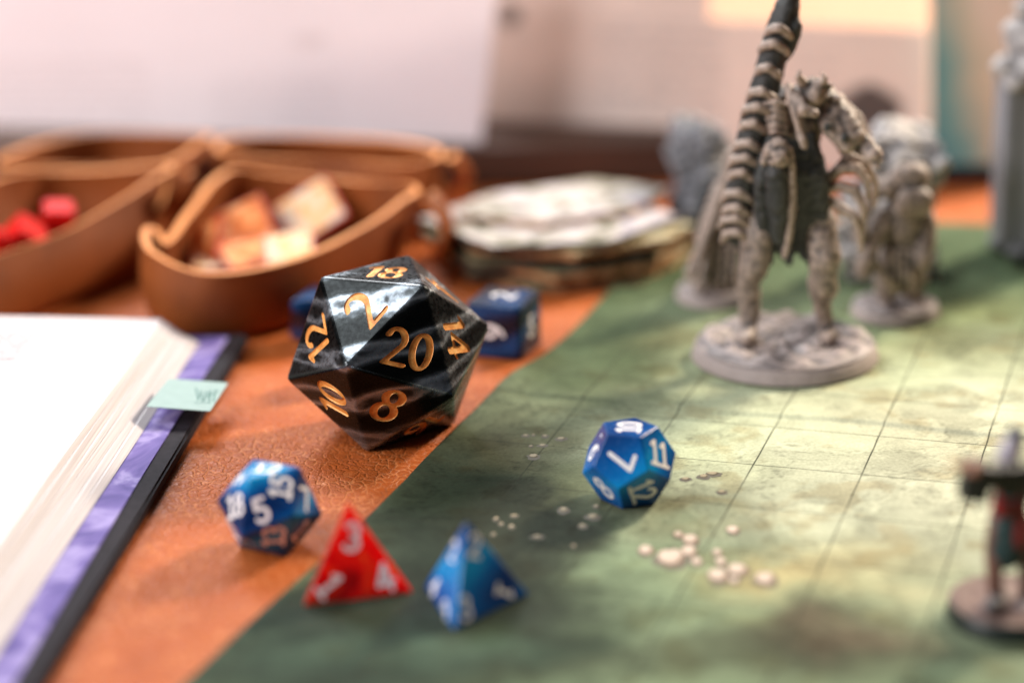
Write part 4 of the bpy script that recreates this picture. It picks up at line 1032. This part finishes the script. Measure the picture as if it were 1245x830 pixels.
for i in range(14): add_ell(bm, Vector((r_.uniform(-.0105, .0105), r_.uniform(-.0105, .0105), r_.uniform(0.054, .059))), r_.uniform(.003, .0045), r_.uniform(.003, .0045), r_.uniform(.0018, .003), 2)
add_ell(bm, Vector((0, 0, 0.0565)), 0.012, 0.012, 0.004)
sculpt('capital', bm, 0.0007, M_rocklight, pil, 0.0007, 300, 6)
bm = bmesh.new()
for i in range(7): add_ell(bm, Vector((r_.uniform(-.003, .003), r_.uniform(-.003, .003), 0.060 + i * 0.0035)), 0.0085 - i * 0.0006, 0.0085 - i * 0.0006, 0.004, 2)
sculpt('broken_top', bm, 0.0007, M_rocklight, pil, 0.0009, 220, 8)

# --- painted figure at the right front
P = g(1229, 750, MAT_T); fig = thing('painted_figure', 'painted figure in dark tunic holding a heavy gun on a round base', 'figurine', (P.x, P.y, matz(P.x, P.y)))
F = Fig(fig)
round_base(fig, 0.0126, 0.0034, plain('base_pinkish_earth', (0.15, 0.088, 0.070), 0.7, 0, 0.3, 300), 0.0005, 22, plain('base_rim_black', (0.015, 0.022, 0.018), 0.4))
skin = plain('leg_brown', (0.16, 0.075, 0.055), 0.55, 0, 0.3, 300)
bm = bmesh.new()
F.tube(bm, [(1212, 735, -1), (1209, 705, -1), (1210, 670, 0), (1218, 635, 0)], [9, 10, 13, 17]); F.tube(bm, [(1248, 738, 1), (1250, 705, 1), (1247, 670, 0), (1238, 635, 0)], [9, 10, 13, 17])
F.tube(bm, [(1228, 640, 0), (1228, 610, 0), (1229, 585, 0)], [19, 20, 21]); F.tube(bm, [(1229, 578, 0), (1230, 558, -1)], [10, 9]); F.ell(bm, (1231, 545, -2), 12, 13, 15)
F.tube(bm, [(1210, 582, -1), (1196, 590, -4), (1186, 578, -8), (1184, 572, -10)], [9, 8, 6, 6]); F.tube(bm, [(1248, 582, -1), (1256, 598, -5), (1240, 596, -10)], [9, 8, 6])
sculpt('body', bm, 0.0004, skin, fig, 0.0002, 500, 1)
bm = bmesh.new(); F.tube(bm, [(1229, 605, 0), (1226, 630, 0), (1224, 660, 0), (1223, 672, 0)], [22, 22, 23, 21])
sculpt('tunic', bm, 0.0004, plain('tunic_teal', (0.022, 0.050, 0.052), 0.6, 0, 0.3, 300), fig, 0.0003, 450, 2)
bm = bmesh.new(); F.tube(bm, [(1217, 618, -5), (1220, 608, -6)], [12, 12]); sculpt('red_sash', bm, 0.0004, plain('red_cloth', (0.36, 0.020, 0.024), 0.6), fig, 0.0002, 450, 3)
bm = bmesh.new(); F.tube(bm, [(1240, 660, -3), (1243, 630, -4), (1240, 612, -5)], [8, 9, 9]); sculpt('red_cloth', bm, 0.0004, plain('red_skirt', (0.20, 0.014, 0.014), 0.6), fig, 0.0002, 450, 3)
bm = bmesh.new(); F.ell(bm, (1226, 602, -9), 9, 8, 8); sculpt('blue_pouch', bm, 0.0004, plain('blue_cloth', (0.04, 0.13, 0.28), 0.55), fig, 0.0001, 450, 3)
bm = bmesh.new(); F.tube(bm, [(1212, 735, -2), (1204, 738, -6)], [11, 9]); F.tube(bm, [(1212, 735, -1), (1211, 722, -1)], [11, 11]); sculpt('boot', bm, 0.0004, plain('boot_grey', (0.11, 0.10, 0.10), 0.5), fig, 0.0001, 450, 3)
bm = bmesh.new(); F.tube(bm, [(1250, 738, 0), (1246, 742, -5)], [11, 9]); F.tube(bm, [(1250, 736, 1), (1250, 722, 1)], [11, 11]); sculpt('boot', bm, 0.0004, bpy.data.materials['boot_grey'], fig, 0.0001, 450, 3)
bm = bmesh.new(); F.tube(bm, [(1226, 566, -3), (1226, 552, -5), (1228, 540, -4)], [15, 14, 11]); sculpt('hood', bm, 0.0004, plain('hood_lavender', (0.46, 0.42, 0.47), 0.6), fig, 0.0002, 450, 5)
bm = bmesh.new(); F.ell(bm, (1235, 527, -2), 11, 11, 10); F.ell(bm, (1238, 536, -1), 9, 9, 9); sculpt('hair', bm, 0.0004, plain('hair_dark', (0.035, 0.045, 0.055), 0.5), fig, 0.0002, 450, 5)
M_gun = plain('gun_dark', (0.025, 0.026, 0.024), 0.45, 0.2, 0.4, 400)
bm = bmesh.new()
def gbox(a_, b_, r_):
    p, q = F.p(*a_), F.p(*b_); d = q - p
    bmesh.ops.create_cube(bm, size=1, matrix=Matrix.Translation((p + q) / 2) @ d.to_track_quat('X', 'Z').to_matrix().to_4x4() @ Matrix.Diagonal((d.length, r_ * F.k * 1.5, r_ * F.k * 2, 1)))
gbox((1168, 583, -11), (1202, 585, -11), 23); gbox((1195, 580, -11), (1262, 578, -9), 14); gbox((1215, 594, -10), (1250, 594, -9), 9)
sculpt('gun', bm, 0.0004, M_gun, fig, 0.0002, 500, 6)
bm = bmesh.new(); F.tube(bm, [(1170, 566, -11), (1158, 563, -11), (1152, 561, -11)], [5, 4, 2]); sculpt('muzzle_tip', bm, 0.0003, plain('tip_orange', (0.65, 0.33, 0.12), 0.5), fig, 0.0001, 450, 6)
bm = bmesh.new(); F.ell(bm, (1185, 568, -12), 8, 8, 9); F.tube(bm, [(1180, 562, -14), (1180, 575, -15)], [3, 3]); F.tube(bm, [(1186, 561, -15), (1187, 575, -15)], [3, 3]); sculpt('hand', bm, 0.0003, plain('hand_peach', (0.58, 0.28, 0.18), 0.5), fig, 0.0001, 450, 6)
